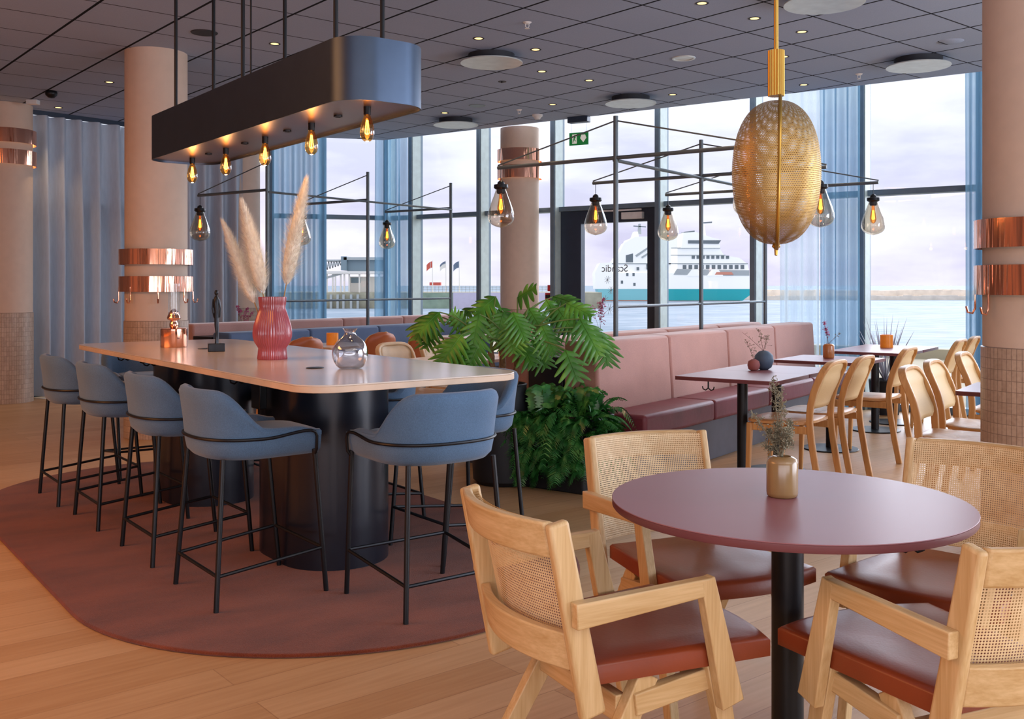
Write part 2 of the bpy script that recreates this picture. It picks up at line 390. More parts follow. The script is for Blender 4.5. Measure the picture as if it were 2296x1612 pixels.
# facade: mullions, transom, panes
def smul(px): k = (px - CX)/F; a = st(0, TG); return (k*a.y - a.x)/(E1[0] - k*E1[1])
MUL = [smul(p) for p in (942, 1092, 1257, 1490, 1702, 1943)]
MUL = [MUL[0] - .02] + MUL[1:] + [MUL[-1] + 1.13, MUL[-1] + 2.26, MUL[-1] + 3.4]
TZ = 2.25; TOPZ = CEIL + .42
def pane_at(a, b, z0, z1): 
    d = b - a; L = d.length; return MB().box(0, L, -.006, .006, z0, z1, Matrix.Translation((a.x, a.y, 0)) @ Matrix.Rotation(math.atan2(d.y, d.x), 4, 'Z'))
def frame_box(a, b, z0, z1, d0, d1, mb):
    d = b - a; L = d.length; mb.box(0, L, d0, d1, z0, z1, Matrix.Translation((a.x, a.y, 0)) @ Matrix.Rotation(math.atan2(d.y, d.x), 4, 'Z'))
def mullion(mb, p, ang, w=.06, dep=.2):
    mb.box(-w/2, w/2, -dep, .05, 0, TOPZ, Matrix.Translation((p.x, p.y, 0)) @ Matrix.Rotation(ang, 4, 'Z'))
bays = [(corner_g, st(MUL[0], TG))] + [(st(MUL[i], TG), st(MUL[i+1], TG)) for i in range(len(MUL)-1)]
lend = corner_g + ldir*1.72; lm = corner_g + ldir*1.02
bays = [(room[0], room[1]), (lend, lm), (lm, corner_g)] + bays; DOOR = 6
for i, (a, b) in enumerate(bays):
    wn = 'window_%d' % (i+1); fr = MB(); ang = math.atan2((b-a).y, (b-a).x); isdoor = (i == DOOR)
    mullion(fr, a, ang)
    frame_box(a, b, TZ-.03, TZ+.03, -.10, .04, fr); frame_box(a, b, TOPZ-.06, TOPZ, -.08, .04, fr)
    if not isdoor: frame_box(a, b, 0, .07, -.10, .04, fr)
    w = struct(wn, fr, M['frame'], bevel=.004)
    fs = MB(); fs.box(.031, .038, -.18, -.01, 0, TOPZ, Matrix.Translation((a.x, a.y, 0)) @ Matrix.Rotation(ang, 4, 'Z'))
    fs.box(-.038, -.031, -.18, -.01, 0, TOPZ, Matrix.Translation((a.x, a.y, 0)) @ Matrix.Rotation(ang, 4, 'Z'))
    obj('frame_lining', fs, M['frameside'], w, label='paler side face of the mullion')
    gl = pane_at(a, b, TZ+.03, TOPZ-.06)
    obj('pane', gl, M['pane'], w)
    if not isdoor: obj('pane', pane_at(a, b, .07, TZ-.03), M['pane'], w)
a, b = bays[DOOR]; d = (b-a).normalized(); ang = math.atan2(d.y, d.x); T5 = Matrix.Translation((a.x, a.y, 0)) @ Matrix.Rotation(ang, 4, 'Z'); L5 = (b-a).length
dm = MB().box(.04, .34, -.06, .04, 0, TZ-.03, T5).box(L5-.2, L5-.04, -.06, .04, 0, TZ-.03, T5).box(.34, L5-.2, -.06, .04, TZ-.19, TZ-.03, T5).box(.34, L5-.2, -.06, .04, 0, .12, T5)
door = struct('door_1', dm, M['framedark'], bevel=.004)
obj('door_pane', MB().box(.34, L5-.2, -.006, .006, .12, TZ-.19, T5), M['pane'], door)
obj('door_closer', MB().box(L5-.52, L5-.24, -.12, -.06, TZ-.16, TZ-.08, T5).beam(T5 @ Vector((L5-.9, -.09, TZ-.05)), T5 @ Vector((L5-.26, -.09, TZ-.05)), .02, .02, (0, 0, 1)), M['white'], door)
# lettering on the door glass, read from outside (mirrored from in here)
def text_mesh(txt, size, Mx, name, mat, parent):
    cu = bpy.data.curves.new('t', 'FONT'); cu.body = txt; cu.size = size; cu.extrude = .001; cu.align_x = 'CENTER'
    to = bpy.data.objects.new('t', cu); C.objects.link(to); bpy.context.view_layer.update()
    me = bpy.data.meshes.new_from_object(to.evaluated_get(bpy.context.evaluated_depsgraph_get())); C.objects.unlink(to); bpy.data.objects.remove(to)
    me.transform(Mx); me.materials.clear(); me.materials.append(mat); o = bpy.data.objects.new(name, me); C.objects.link(o); o.parent = parent; return o
k = (1377 - CX)/F; sx = ((k*a.y - a.x)/(d.x - k*d.y)); zz = EYE + (HY - 609)*(a.y + d.y*sx)/F
text_mesh('Scandic', .125, T5 @ Matrix.Translation((sx, .012, zz)) @ Matrix.Rotation(R(180), 4, 'Z') @ Matrix.Rotation(R(90), 4, 'X'), 'lettering', M['etch'], door)
star = MB()
sx2 = sx - .1
for kx, kz, r_ in ((0, 0, .05), (.05, -.13, .05), (-.04, -.25, .06), (.03, -.36, .07), (.12, -.38, .04)):
    for j in range(5):
        an = R(36*j); star.beam(T5 @ Vector((sx2+kx-r_*math.cos(an), .011, zz-.1+kz-r_*math.sin(an))), T5 @ Vector((sx2+kx+r_*math.cos(an), .011, zz-.1+kz+r_*math.sin(an))), .007, .002, tuple(T5.to_3x3() @ Vector((0, 1, 0))))
obj('star_sticker', star, M['etch'], door)
# red call point on the door frame
cp = thing('fire_alarm_call_point', 'red square fire alarm call points on the dark door frame', 'fire alarm', (0, 0, 0))
cq = st(MUL[2]-.06, TG-.14); z0 = EYE - (662-HY)*cq.y/F
Mc = Matrix.Translation((cq.x, cq.y, 0)) @ Matrix.Rotation(ROT_S, 4, 'Z')
obj('box', MB().box(-.06, .04, -.04, .14, z0-.06, z0+.03, Mc), M['red'], cp, .004); obj('sign_plate', MB().box(-.02, .06, -.045, .14, z0+.05, z0+.13, Mc), M['red'], cp, .004)
obj('window', MB().box(-.05, .03, -.045, -.035, z0-.035, z0+.005, Mc), M['black'], cp)

# ------------------------------------------------------------------ columns and their copper rings
def column(x, y, label, r=.266, high=False):
    t = thing('column', label, 'column', (x, y, 0), 0)
    obj('shaft', MB().lathe([(r, .98), (r, CEIL - .001)], 64), M['plaster'], t)
    obj('tiled_base', MB().lathe([(r+.008, 0), (r+.008, .985), (r, .99)], 64), M['tile'], t, label='lower part clad in small beige tiles')
    return t
def rings(x, y, zs, label, r=.305, hooks=8, cat='coat rack', glow=False, ph=0):
    t = thing('wall_lamp' if glow else 'coat_rack', label, cat, (x, y, 0), 0)
    for z0, z1 in zs:
        o = obj('copper_ring', MB().lathe([(r, z0), (r, z1), (r-.006, z1), (r-.006, z0), (r, z0)], 96, cap=False), M['copper'], t)
        if glow: obj('lamp_ring', MB().lathe([(r-.03, z0+.02), (r-.03, z1-.02)], 64, cap=False), M['ringglow'], o)
    br = MB()
    for z0, z1 in zs:
        for k in range(8):
            a = R(45*k + 20); zz_ = (z0+z1)/2; br.beam((.262*math.cos(a), .262*math.sin(a), zz_), ((r-.004)*math.cos(a), (r-.004)*math.sin(a), zz_), .02, .02, (0, 0, 1))
    obj('bracket', br, M['copper'], t)
    if not glow:
        z0 = min(z[0] for z in zs)
        for k in range(hooks):
            a = R(360*k/hooks + ph); c, s = math.cos(a), math.sin(a)
            h = MB().tube([((r-.004)*c, (r-.004)*s, z0+.04), ((r-.004)*c, (r-.004)*s, z0-.07), ((r+.008)*c, (r+.008)*s, z0-.095), ((r+.03)*c, (r+.03)*s, z0-.09), ((r+.038)*c, (r+.038)*s, z0-.06)], .0055, 8)
            obj('hook', h, M['copper'], t)
    return t
cA = (-3.06, 8.56); cB = (-5.60, 11.02); cM = (.097, 12.68); cR = (2.60, 4.88); cL = (-3.66, 13.62 - .35)
column(*cA, 'round blush plaster column rising behind the far end of the bar table', .256)
column(*cB, 'round blush column at the left edge beside the grey curtain')
column(*cM, 'round blush column standing just inside the glass beside the dark door', .245)
column(*cR, 'large round column at the right edge with beige tiled base beside the dining chairs')
column(-3.62, 13.28, 'round column half hidden between grey curtain and blue sheer', .25)
rings(*cA, [(1.465, 1.595), (1.235, 1.365)], 'pair of polished copper rings with hooks on the column behind the bar table', ph=22)
rings(*cR, [(1.472, 1.612), (1.243, 1.388)], 'pair of polished copper rings with hooks on the tiled column at the right edge', ph=12)
rings(*cB, [(2.845, 3.0), (2.61, 2.77)], 'pair of glowing copper lamp rings high on the column at left edge', cat='lamp', glow=True)
rings(*cM, [(2.86, 3.01), (2.64, 2.80)], 'pair of glowing copper lamp rings high on the column by the door', r=.285, cat='lamp', glow=True)

# ------------------------------------------------------------------ curtains
def curtain(name, pts, z0, z1, mat, label, step=.13, amp=.05, seed=1, taper=0):
    rr = random.Random(seed); P = []
    for a, b in zip(pts, pts[1:]):
        n = max(2, int((b-a).length/.008)); P += [a.lerp(b, i/n) for i in range(n)]
    P.append(pts[-1]); nrm = []
    for i in range(len(P)):
        d = P[min(i+6, len(P)-1)] - P[max(i-6, 0)]; nrm.append(Vector((-d.y, d.x, 0)).normalized())
    ph = 0; offs = []; w = step
    for i in range(len(P)):
        ph += 2*math.pi*.008/w; offs.append((math.sin(ph), math.sin(ph*.5 + 1.3)))
        if math.sin(ph) > .999: w = step*rr.uniform(.75, 1.3)
    rows = []
    for j in range(9):
        f = j/8; z = lerp(z1, z0, f); k = .55 + .45*sm(f*2)
        rows.append([P[i] + nrm[i]*(offs[i][0]*amp*k + offs[i][1]*amp*.5*f) + Vector((0, 0, z)) for i in range(len(P))])
    o = obj(name, MB().grid(rows), mat, angle=180); return tag(o, label, 'curtain')
cpts = [Vector((-5.47, 11.30, 0)), Vector((-4.74, 12.20, 0)), Vector((-3.50, 12.98, 0))]
curtain('lined_curtain', cpts[:2] + [Vector((-4.3, 12.52, 0))], .02, CEIL-.05, M['greycurtain'], 'floor length grey blue curtain left of the blush column behind the bar', .23, .11, 3)
curtain('lined_curtain', [Vector((-4.25, 12.55, 0)), cpts[2]], .02, CEIL-.05, M['greycurtain'], 'grey blue curtain between the blush column and the pampas grass', .23, .11, 4)
tk = MB()
for a, b in zip(cpts, cpts[1:]): tk.beam(a + Vector((0, 0, CEIL-.025)), b + Vector((0, 0, CEIL-.025)), .05, .05, (0, 0, 1))
tag(obj('curtain_track', tk, M['framedark']), 'dark ceiling track carrying the grey curtains', 'curtain track')
gl_ = corner_g + ldir*1.72 - lnorm*.33; gr_ = corner_g + ldir*.99 - lnorm*.33
curtain('sheer_curtain', [gl_, gr_], .03, TOPZ-.02, M['sheer'], 'blue sheer curtain behind the pampas plumes, left of the ferry terminal view', .13, .06, 5)
curtain('sheer_curtain', [corner_g + ldir*.32 - lnorm*.35, st(-6.45, TG-.36), st(-6.12, TG-.34)], .03, TOPZ-.02, M['sheer'], 'blue sheer curtain gathered at the corner mullion above the sofa', .13, .06, 6)
def sk(px, t): k = (px-CX)/F; q = st(0, t); return (k*q.y - q.x)/(E1[0]-k*E1[1])
TCu = TG - .36
curtain('sheer_curtain', [st(sk(1747, TCu), TCu), st(sk(1838, TCu), TCu)], .03, TOPZ-.02, M['sheerpale'], 'pale translucent sheer curtain behind the brass pendant, at end of the pink sofa', .17, .04, 7)
curtain('sheer_curtain', [st(sk(1836, TCu-.06), TCu-.06), st(sk(1930, TCu-.06), TCu-.06)], .03, TOPZ-.02, M['sheer'], 'deeper blue sheer curtain right of the brass pendant', .12, .065, 8)
curtain('sheer_curtain', [st(sk(2163, TCu), TCu), st(sk(2260, TCu), TCu)], .03, TOPZ-.02, M['sheer'], 'blue sheer curtain half hidden by the tiled column at the right edge', .12, .06, 9)

# ------------------------------------------------------------------ rug and bar table
t0, t1, rr_ = .80, 2.86, 1.13
out = [(rr_*math.cos(a), t1 + rr_*math.sin(a)) for a in [R(180*k/48) for k in range(49)]] + [(rr_*math.cos(a), t0 + rr_*math.sin(a)) for a in [R(180 + 180*k/48) for k in range(49)]]
rug = obj('rug', MB().prism(out, .0, .016), M['rug'], bevel=.008, seg=3); rug.location = bar(0, 0, .0005); rug.rotation_euler.z = ROT_B
tag(rug, 'rust red oval wool rug under the bar table and blue stools', 'rug')
BH, BL, BW = .92, 3.36, 1.02
bt = thing('bar_table', 'long pale topped counter height table on two dark drum pedestals', 'table', bar(0, BL/2, .0165), ROT_B)
top = obj('tabletop', MB().prism(rrect(BW, BL, .15, 10), BH-.0165-.006, BH-.0165), M['tabletop'], bt, .002)
obj('edge_band', MB().prism(rrect(BW, BL, .15, 10), BH-.0165-.03, BH-.0165-.0062), M['tableedge'], top, .002, label='pale wood edge of the table top')
def stadium(r, h, n=20): return [(r*math.cos(R(180*k/n)), h + r*math.sin(R(180*k/n))) for k in range(n+1)] + [(r*math.cos(R(180+180*k/n)), -h + r*math.sin(R(180+180*k/n))) for k in range(n+1)]
for f in (1.02, 2.63):
    pm = MB().prism([(x+.06, y + f - BL/2) for x, y in stadium(.255, .11)], 0, BH-.0165-.0305)
    obj('pedestal', pm, M['navy'], bt)
obj('apron', MB().box(-.2, .2, -1.3, 1.3, BH-.0165-.07, BH-.0165-.0305), M['navy'], bt)
def hook2(p, s=1.0):
    m = MB(); m.tube([(0, 0, 0), (0, 0, -.05)], .005)
    for sx_ in (-1, 1): m.tube([(0, 0, -.045), (sx_*.018, 0, -.058), (sx_*.035, 0, -.052), (sx_*.04, 0, -.035)], .004)
    m.v = [(p[0]+v[0]*s, p[1]+v[1]*s, p[2]+v[2]*s) for v in m.v]; return m
for x, y in ((-.32, 1.25), (-.32, .75), (-.28, .95), (-.32, -.55)): obj('bag_hook', hook2((x, y, BH-.0165-.03)), M['black'], bt)
obj('socket_box', MB().box(-.262, -.225, -.66, -.56, .70, .84), M['black'], bt, .004)
for f, u in ((2.36, -.03), (.74, -.12)):
    p = bar(u, f, BH + .0005); tag(obj('cable_grommet', MB().lathe([(.04, 0), (.04, .002), (.036, .003), (0, .003)], 28, c=p), M['black']), 'thin black cable grommet ring set in the pale table top beside the ' + ('copper oil lamp' if f > 1 else 'grey glass vase'), 'grommet', 'grommets in the bar table')

# ------------------------------------------------------------------ blue counter stools
def make_stool():
    t = thing('bar_stool', '', 'stool')
    hw, yb, yc, yf = .262, .235, -.015, .205; outl = []
    for k in range(9): outl.append((Vector((hw - .012*(1-k/8), lerp(yf, yc, k/8), 0)), Vector((1, 0, 0))))
    for k in range(1, 32):
        a = R(-180*k/32); c_, s_ = math.cos(a), math.sin(a); e = .8
        x = hw*math.copysign(abs(c_)**e, c_); y = yc + yb*math.copysign(abs(s_)**e, s_); outl.append((Vector((x, y, 0)), Vector((c_, s_, 0)).normalized()))
    for k in range(9): outl.append((Vector((-hw + .012*k/8, lerp(yc, yf, k/8), 0)), Vector((-1, 0, 0))))
    rows = []
    for p, n in outl:
        zt = .70 + .16*sm((-.03 - p.y)/.19) - .02*sm((p.y-.1)/.1); fl = .02*sm((-.02-p.y)/.2)
        sec = [(-.075, .572), (-.03, .578), (-.008, .60), (0, .64), (.002 + fl*.3, lerp(.66, zt, .33)), (.004+fl*.7, lerp(.66, zt, .7)), (.004+fl, zt-.022), (-.003+fl, zt-.006), (-.016+fl, zt), (-.034+fl, zt-.006), (-.046+fl*.8, zt-.03), (-.052+fl*.3, lerp(.64, zt, .5)), (-.056, .63)]
        rows.append([tuple(p + n*o_ + Vector((0, 0, z_))) for o_, z_ in sec])
    mb = MB().grid(rows); n = len(rows[0])
    mb.f += [tuple(range(n-1, -1, -1)), tuple(range((len(rows)-1)*n, len(rows)*n))]
    sh = obj('shell', mb, M['stoolfabric'], t, angle=70)
    cs = MB(); ol = rrect(.43, .47, .12, 8, 0, .03)
    prof = [(-.05, .575), (-.008, .582), (0, .60), (0, .642), (-.012, .662), (-.04, .672), (-.12, .677)]
    rws = []
    for o_, z_ in prof: rws.append([(x*(1+o_/.215), .03 + (y-.03)*(1+o_/.235), z_) for x, y in ol])
    cs.grid(rws, cv=True); m_ = len(ol); cs.f += [tuple(range(m_-1, -1, -1)), tuple(range((len(prof)-1)*m_, len(prof)*m_))]
    obj('seat_cushion', cs, M['stoolfabric'], t, angle=70)
    path = [(.243, .178, .575), (.262, .178, .60), (.266, .178, .655), (.267, .17, .672), (.268, .15, .68)]
    for p, n_ in outl[3:-3]:
        q = p + n_*.007; path.append((q.x, q.y, .662 + .018*sm((p.y+.05)/.2)))
    path += [(-x, y, z) for x, y, z in [(.268, .15, .68), (.267, .17, .672), (.266, .178, .655), (.262, .178, .60), (.243, .178, .575)]]
    obj('frame_rail', MB().tube(path, .0065, 8), M['black'], t)
    for sx_ in (-1, 1):
        obj('leg', MB().tube([(sx_*.2, -.195, .585), (sx_*.235, -.235, 0)], .0105, 10), M['black'], t)
        obj('leg', MB().tube([(sx_*.243, .178, .60), (sx_*.236, .235, 0)], .0105, 10), M['black'], t)
    def lp(sx_, back, z): 
        a_, b_ = ((sx_*.2, -.195, .585), (sx_*.235, -.235, 0)) if back else ((sx_*.243, .178, .60), (sx_*.236, .235, 0)); k_ = 1 - z/a_[2]; return tuple(lerp(a_[i], b_[i], k_) for i in range(3))
    fr = MB(); c4 = [lp(-1, 1, .135), lp(1, 1, .135), lp(1, 0, .185), lp(-1, 0, .185)]
    for i in range(4): fr.tube([c4[i], c4[(i+1) % 4]], .0075, 8)
    obj('footrest', fr, M['black'], t)
    return t
stool = make_stool(); RZ = .0165
fu, ff = BU, BF
L_ = 'blue wool counter stool, '
S_ = [((-1.105, 4.198), fu, 'left side of bar table, nearest the camera'), ((-1.576, 4.816), fu, 'second from the camera along the left side of the bar table'),
      ((-2.098, 5.48), fu, 'third from the camera along the left side of bar table'), ((-2.563, 6.049), fu, 'farthest left beside the grey curtain'),
      ((-.354, 4.069), (.604, -.797), 'tucked under near end of bar table, back facing the camera'), ((-.266, 4.83), (-fu[0], -fu[1]), 'right side of the bar table, nearest the leafy plant'),
      ((-.809, 5.487), (-fu[0], -fu[1]), 'right side of bar table, seen between dark pedestal and front stool'), ((-1.35, 6.14), (-fu[0], -fu[1]), 'right side of bar table, mostly hidden behind the near pedestal'),
      ((-1.82, 6.72), (-fu[0], -fu[1]), 'right side, far corner, glimpsed between the two pedestals'), ((-2.50, 6.80), (.604, -.797), 'at the far end of bar table, seat facing the camera')]
S_[4] = (S_[4][0], ff, S_[4][2])
for i, (p, f, l) in enumerate(S_):
    loc = (p[0], p[1], RZ); rz = face(*f)
    if i == 0: stool.location = loc; stool.rotation_euler.z = rz; tag(stool, L_ + l, None, 'blue stools around the bar table')
    else: dup(stool, loc, rz, L_ + l)

# ------------------------------------------------------------------ long black pendant over the bar
PH = 2.05; PL, PW, PT = 2.62, .42, .262; pc0 = .27
pd = thing('linear_pendant_lamp', 'long black box pendant with rounded ends and bare bulbs above the bar table', 'lamp', bar(.0, pc0 + PL/2, 0), ROT_B)
ol = rrect(PW, PL, .15, 12); il = rrect(PW-.012, PL-.012, .144, 12)
hm = MB(); n = len(ol)
hm.add([(x, y, PH) for x, y in ol] + [(x, y, PH+PT) for x, y in ol] + [(x, y, PH+PT) for x, y in il] + [(x, y, PH) for x, y in il],
       [(i+n*j, (i+1) % n+n*j, (i+1) % n+n*((j+1) % 4), i+n*((j+1) % 4)) for j in range(4) for i in range(n)])
obj('housing', hm, M['lampblack'], pd)
und = obj('underside', MB().prism(il, PH+.012, PH+.02), M['lampunder'], pd, label='grey satin underside panel')
obj('lid', MB().prism(il, PH+PT-.03, PH+PT-.02), M['lampblack'], pd)
for y in (-PL/2+.28, 0, PL/2-.28):
    for x in (-.115, .115): obj('rod', MB().tube([(x, y, PH+PT-.03), (x, y, CEIL)], .0105, 10), M['black'], pd)
obj('power_cord', MB().tube([(-.06, .03, PH+PT-.03), (-.06, .03, CEIL)], .005, 8), M['black'], pd)
bulb_prof = [(.013, -.022), (.015, -.03), (.023, -.052), (.030, -.08), (.032, -.103), (.027, -.123), (.015, -.136), (0, -.14)]
for i in range(5):
    y = -PL/2 + .21 + .544*i
    h = obj('bulb_holder', MB().lathe([(0.0, PH+.012), (.016, PH+.012), (.016, PH-.022), (.012, PH-.026), (0, PH-.026)], 16, c=(0, y, 0)), M['black'], pd)
    obj('bulb', MB().lathe([(r, PH + z) for r, z in bulb_prof], 20, c=(0, y, 0), cap=False), M['bulbglass'], h)
    fm = MB()
    for k in range(6):
        a = R(60*k); fm.tube([(.004*math.cos(a), y+.004*math.sin(a), PH-.045), (.011*math.cos(a), y+.011*math.sin(a), PH-.10), (.004*math.cos(a+.5), y+.004*math.sin(a+.5), PH-.108)], .0016, 5)
    obj('filament', fm, M['filament2'], h)
    if i < 4:
        s_ = obj('spot', MB().lathe([(0, PH+.012), (.02, PH+.012), (.02, PH+.004), (.013, PH+.004), (.013, PH+.009), (0, PH+.009)], 16, c=(0, y+.272, 0)), M['black'], pd)

# ------------------------------------------------------------------ things on the bar table
TBL = BH
p = bar(-.0, 2.64, TBL); p = Vector((-2.025, 5.96, TBL))
ol_ = thing('oil_lamp', 'small copper oil lamp with tall clear glass chimney on bar table', 'lamp', p)
obj('tank', MB().lathe([(0, 0), (.076, 0), (.078, .004), (.078, .108), (.074, .113), (.02, .116), (0, .116)], 40), M['copper'], ol_)
obj('burner', MB().lathe([(.02, .114), (.026, .125), (.026, .14), (.02, .15), (.02, .158), (.036, .165), (.04, .175), (.036, .188), (.03, .2), (.03, .208), (.02, .218), (.008, .228), (0, .23)], 24), M['copper'], ol_)
obj('chimney', MB().lathe([(.033, .19), (.033, .38)], 28, cap=False), M['clearglass'], ol_)
p = Vector((-1.652, 5.559, TBL)); sc_ = thing('figure_sculpture', 'slender dark bronze standing figure on a small block, on bar table', 'sculpture', p, R(20))
obj('plinth', MB().box(-.045, .045, -.03, .03, 0, .045), M['bronze'], sc_, .003)
fg = MB()
fg.tube([(0, 0, .04), (.002, .004, .10), (-.002, 0, .15), (.0, 0, .19)], [.008, .006, .0085, .011], 8)
fg.tube([(.006, .002, .04), (.008, .0, .10), (.006, 0, .15), (.003, 0, .19)], [.007, .0055, .008, .01], 8)
fg.tube([(0, 0, .185), (.001, .002, .22), (-.002, 0, .27), (0, 0, .30), (0, 0, .312)], [.013, .012, .016, .012, .006], 10)
fg.ball((0, 0, .328), .0105, .0105, .016); fg.tube([(-.014, 0, .292), (-.02, .003, .24), (-.012, .006, .19)], [.006, .0045, .004], 8); fg.tube([(.013, 0, .292), (.022, -.002, .24), (.018, .004, .19)], [.006, .0045, .004], 8)
obj('figure', fg, M['bronze'], sc_)
# ribbed raspberry vase with pampas grass
VP = Vector((-1.201, 4.988, TBL)); vz = thing('ceramic_vase', 'raspberry pink ribbed ceramic vase on the bar table, holding pampas grass', 'vase', VP)
vp = [(.072, 0), (.0745, .004), (.0715, .03), (.069, .056), (.075, .066), (.088, .086), (.0955, .112), (.0965, .135), (.092, .168), (.082, .202), (.071, .234), (.063, .258), (.066, .278), (.069, .305), (.0685, .312), (.062, .312), (.058, .28), (.052, .25), (.05, .1)]
obj('vase_body', MB().lathe([(r*.985, z) for r, z in vp], 264, flute=.02, nf=44), M['redvase'], vz)
def plume(base, tip, wid, name_l, bend):
    t = thing('pampas_grass', name_l, 'dried grass', VP, 0, 'pampas stems in the vase')
    b, e = Vector(base), Vector(tip); mid = b.lerp(e, .45) + Vector(bend)
    pt = lambda f: b*(1-f)**2 + mid*2*f*(1-f) + e*f*f
    obj('stalk', MB().tube([pt(i/14) for i in range(13)], [.0035 - .0015*i/14 for i in range(13)], 6), M['straw'], t)
    r2 = random.Random(int(wid*9999)); m = MB()
    core = [pt(.42 + .58*i/16) for i in range(17)]
    m.tube(core, [max(.0015, wid*.55*math.sin(math.pi*min(1, (i/16)**.6*.96 + .03))**.8) for i in range(17)], 10)
    for i in range(4200):
        f = .40 + .58*r2.random()**.9; c0 = pt(f); d_ = (pt(min(1, f+.03)) - pt(f-.01)).normalized(); a = r2.random()*6.283
        w_ = wid*math.sin(math.pi*min(1, ((f-.40)/.6)**.6*.96 + .03))**.8
        o1 = d_.orthogonal().normalized(); o2 = d_.cross(o1); rad = o1*math.cos(a) + o2*math.sin(a)
        s0 = c0 + rad*w_*.4; s1 = c0 + d_*(.026 + .03*r2.random()) + rad*w_*(.7 + .75*r2.random()) + Vector((0, 0, -.004))
        sd = d_.cross(rad)*.0011; m.add([s0-sd, s0+sd, s1], [(0, 1, 2)])
    obj('plume', m, M['pampas'], t)
def rel(px, py, dz=0): z = VP.y + dz; return Vector(((px-CX)*z/F - VP.x, dz, EYE + (HY-py)*z/F - TBL))
plume((-.01, 0, .05), rel(501, 498, .03), .05, 'shortest pampas plume, leaning far left in the raspberry vase', (.02, 0, -.02))
plume((.0, 0, .05), rel(543, 452, -.02), .062, 'middle pampas plume, standing left of the dark post above the vase', (.02, 0, 0))
plume((.015, 0, .05), rel(687, 400, .0), .064, 'tallest pampas plume, leaning right in the raspberry vase', (-.01, 0, .0))
p = Vector((-.72, 4.426, TBL)); gv = thing('glass_vase', 'round grey rippled glass vase with narrow neck on bar table', 'vase', p)
gp_ = [(.0, .003), (.045, .0), (.055, .004), (.074, .03), (.081, .065), (.076, .098), (.058, .125), (.034, .142), (.024, .152), (.023, .165), (.031, .174), (.033, .178)]
gm = MB(); rows = []
for r, z in gp_:
    rows.append([((r + .0022*math.sin(5*a + 60*z)*(r > .05))*math.cos(a), (r + .0022*math.sin(5*a+60*z)*(r > .05))*math.sin(a), z) for a in [2*math.pi*k/40 for k in range(40)]])
gm.grid(rows, cv=True); obj('vase_body', gm, M['mercury'], gv, sub=1, angle=180)

# ------------------------------------------------------------------ banquette sofas
def banquette(label, s, tA, tB, back_r, back_l, seat_m, hr, hl, nseg=4):
    L = (tB - tA)/nseg; t = thing('banquette_sofa', label, 'sofa', st(s, (tA+tB)/2), ROT_S); y0 = -(tB-tA)/2
    obj('plinth', MB().box(-.70, .70, y0+.02, -y0-.02, 0, .30), M['plinth'], t, .003)
    obj('core', MB().box(-.14, .14, y0, -y0, .30, .80), M['core'], t, .003)
    for sx_, bm, h in ((1, back_r, hr), (-1, back_l, hl)):
        for i in range(nseg):
            a, b = y0 + i*L + .004, y0 + (i+1)*L - .004
            pr = [(sx_*.145, .40), (sx_*.43, .40), (sx_*.40, h-.02), (sx_*.385, h), (sx_*.155, h), (sx_*.145, h-.02)]
            vs = [(x, a, z) for x, z in pr] + [(x, b, z) for x, z in pr]; n_ = len(pr)
            fs = [tuple(range(n_)), tuple(range(2*n_-1, n_-1, -1))] + [(k_, n_+k_, n_+(k_+1) % n_, (k_+1) % n_) for k_ in range(n_)]
            if sx_ < 0: fs = [tuple(reversed(f_)) for f_ in fs]
            obj('back_cushion', MB().add(vs, fs), bm, t, .022, 4)
            x0, x1 = sorted((sx_*.435, sx_*.77))
            obj('seat_cushion', MB().box(x0, x1, a, b, .302, .452), seat_m, t, .025, 4)
    return t
SA = banquette('back to back dusty pink banquette with wine red seats beside the plum tables', -.70, -1.1, 3.2, M['pink'], M['pink'], M['maroon'], .915, .905)
SB = banquette('far left banquette, pink on one side and blue facing the room, behind tan chairs', -4.85, -.78, 3.27, M['bluefabric'], M['pink'], M['bluefabric'], .845, .915)
# lamp frames rising from the sofas
HA = 2.265; HT = 2.585
def lamp_frame(label, s, ts, right):
    t = thing('lamp_frame', label, 'lamp frame', (0, 0, 0)); stub = 1.12
    for q in ts: obj('post', MB().tube([st(s, q, .78), st(s, q, HT)], .019, 12), M['steel'], t)
    obj('rail', MB().tube([st(s+.02, ts[0], HA-.02), st(s+.02, ts[-1], HA-.02)], .009, 8).tube([st(s-.02, ts[0], HA-.02), st(s-.02, ts[-1], HA-.02)], .009, 8), M['steel'], t)
    obj('rail', MB().tube([st(s, ts[0], 1.125), st(s, ts[-1], 1.125)], .012, 8), M['steel'], t)
    for q in ts:
        a = s - stub; b = s + (stub if right else 0)
        obj('arm', MB().tube([st(a, q, HA), st(b, q, HA)], .0155, 10), M['steel'], t)
        for e in ([a, b] if right else [a]): obj('stay', MB().tube([st(s, q, HT-.035), st(e, q, HA+.02)], .006, 6), M['steel'], t)
    return t
lamp_frame('grey steel lamp gantry with cross arms rising from the pink sofa', -.70, (-.13, 1.40, 2.92), True)
lamp_frame('dark steel lamp gantry with one sided arms above far left sofa', -4.87, (.03, 1.50, 3.0), False)
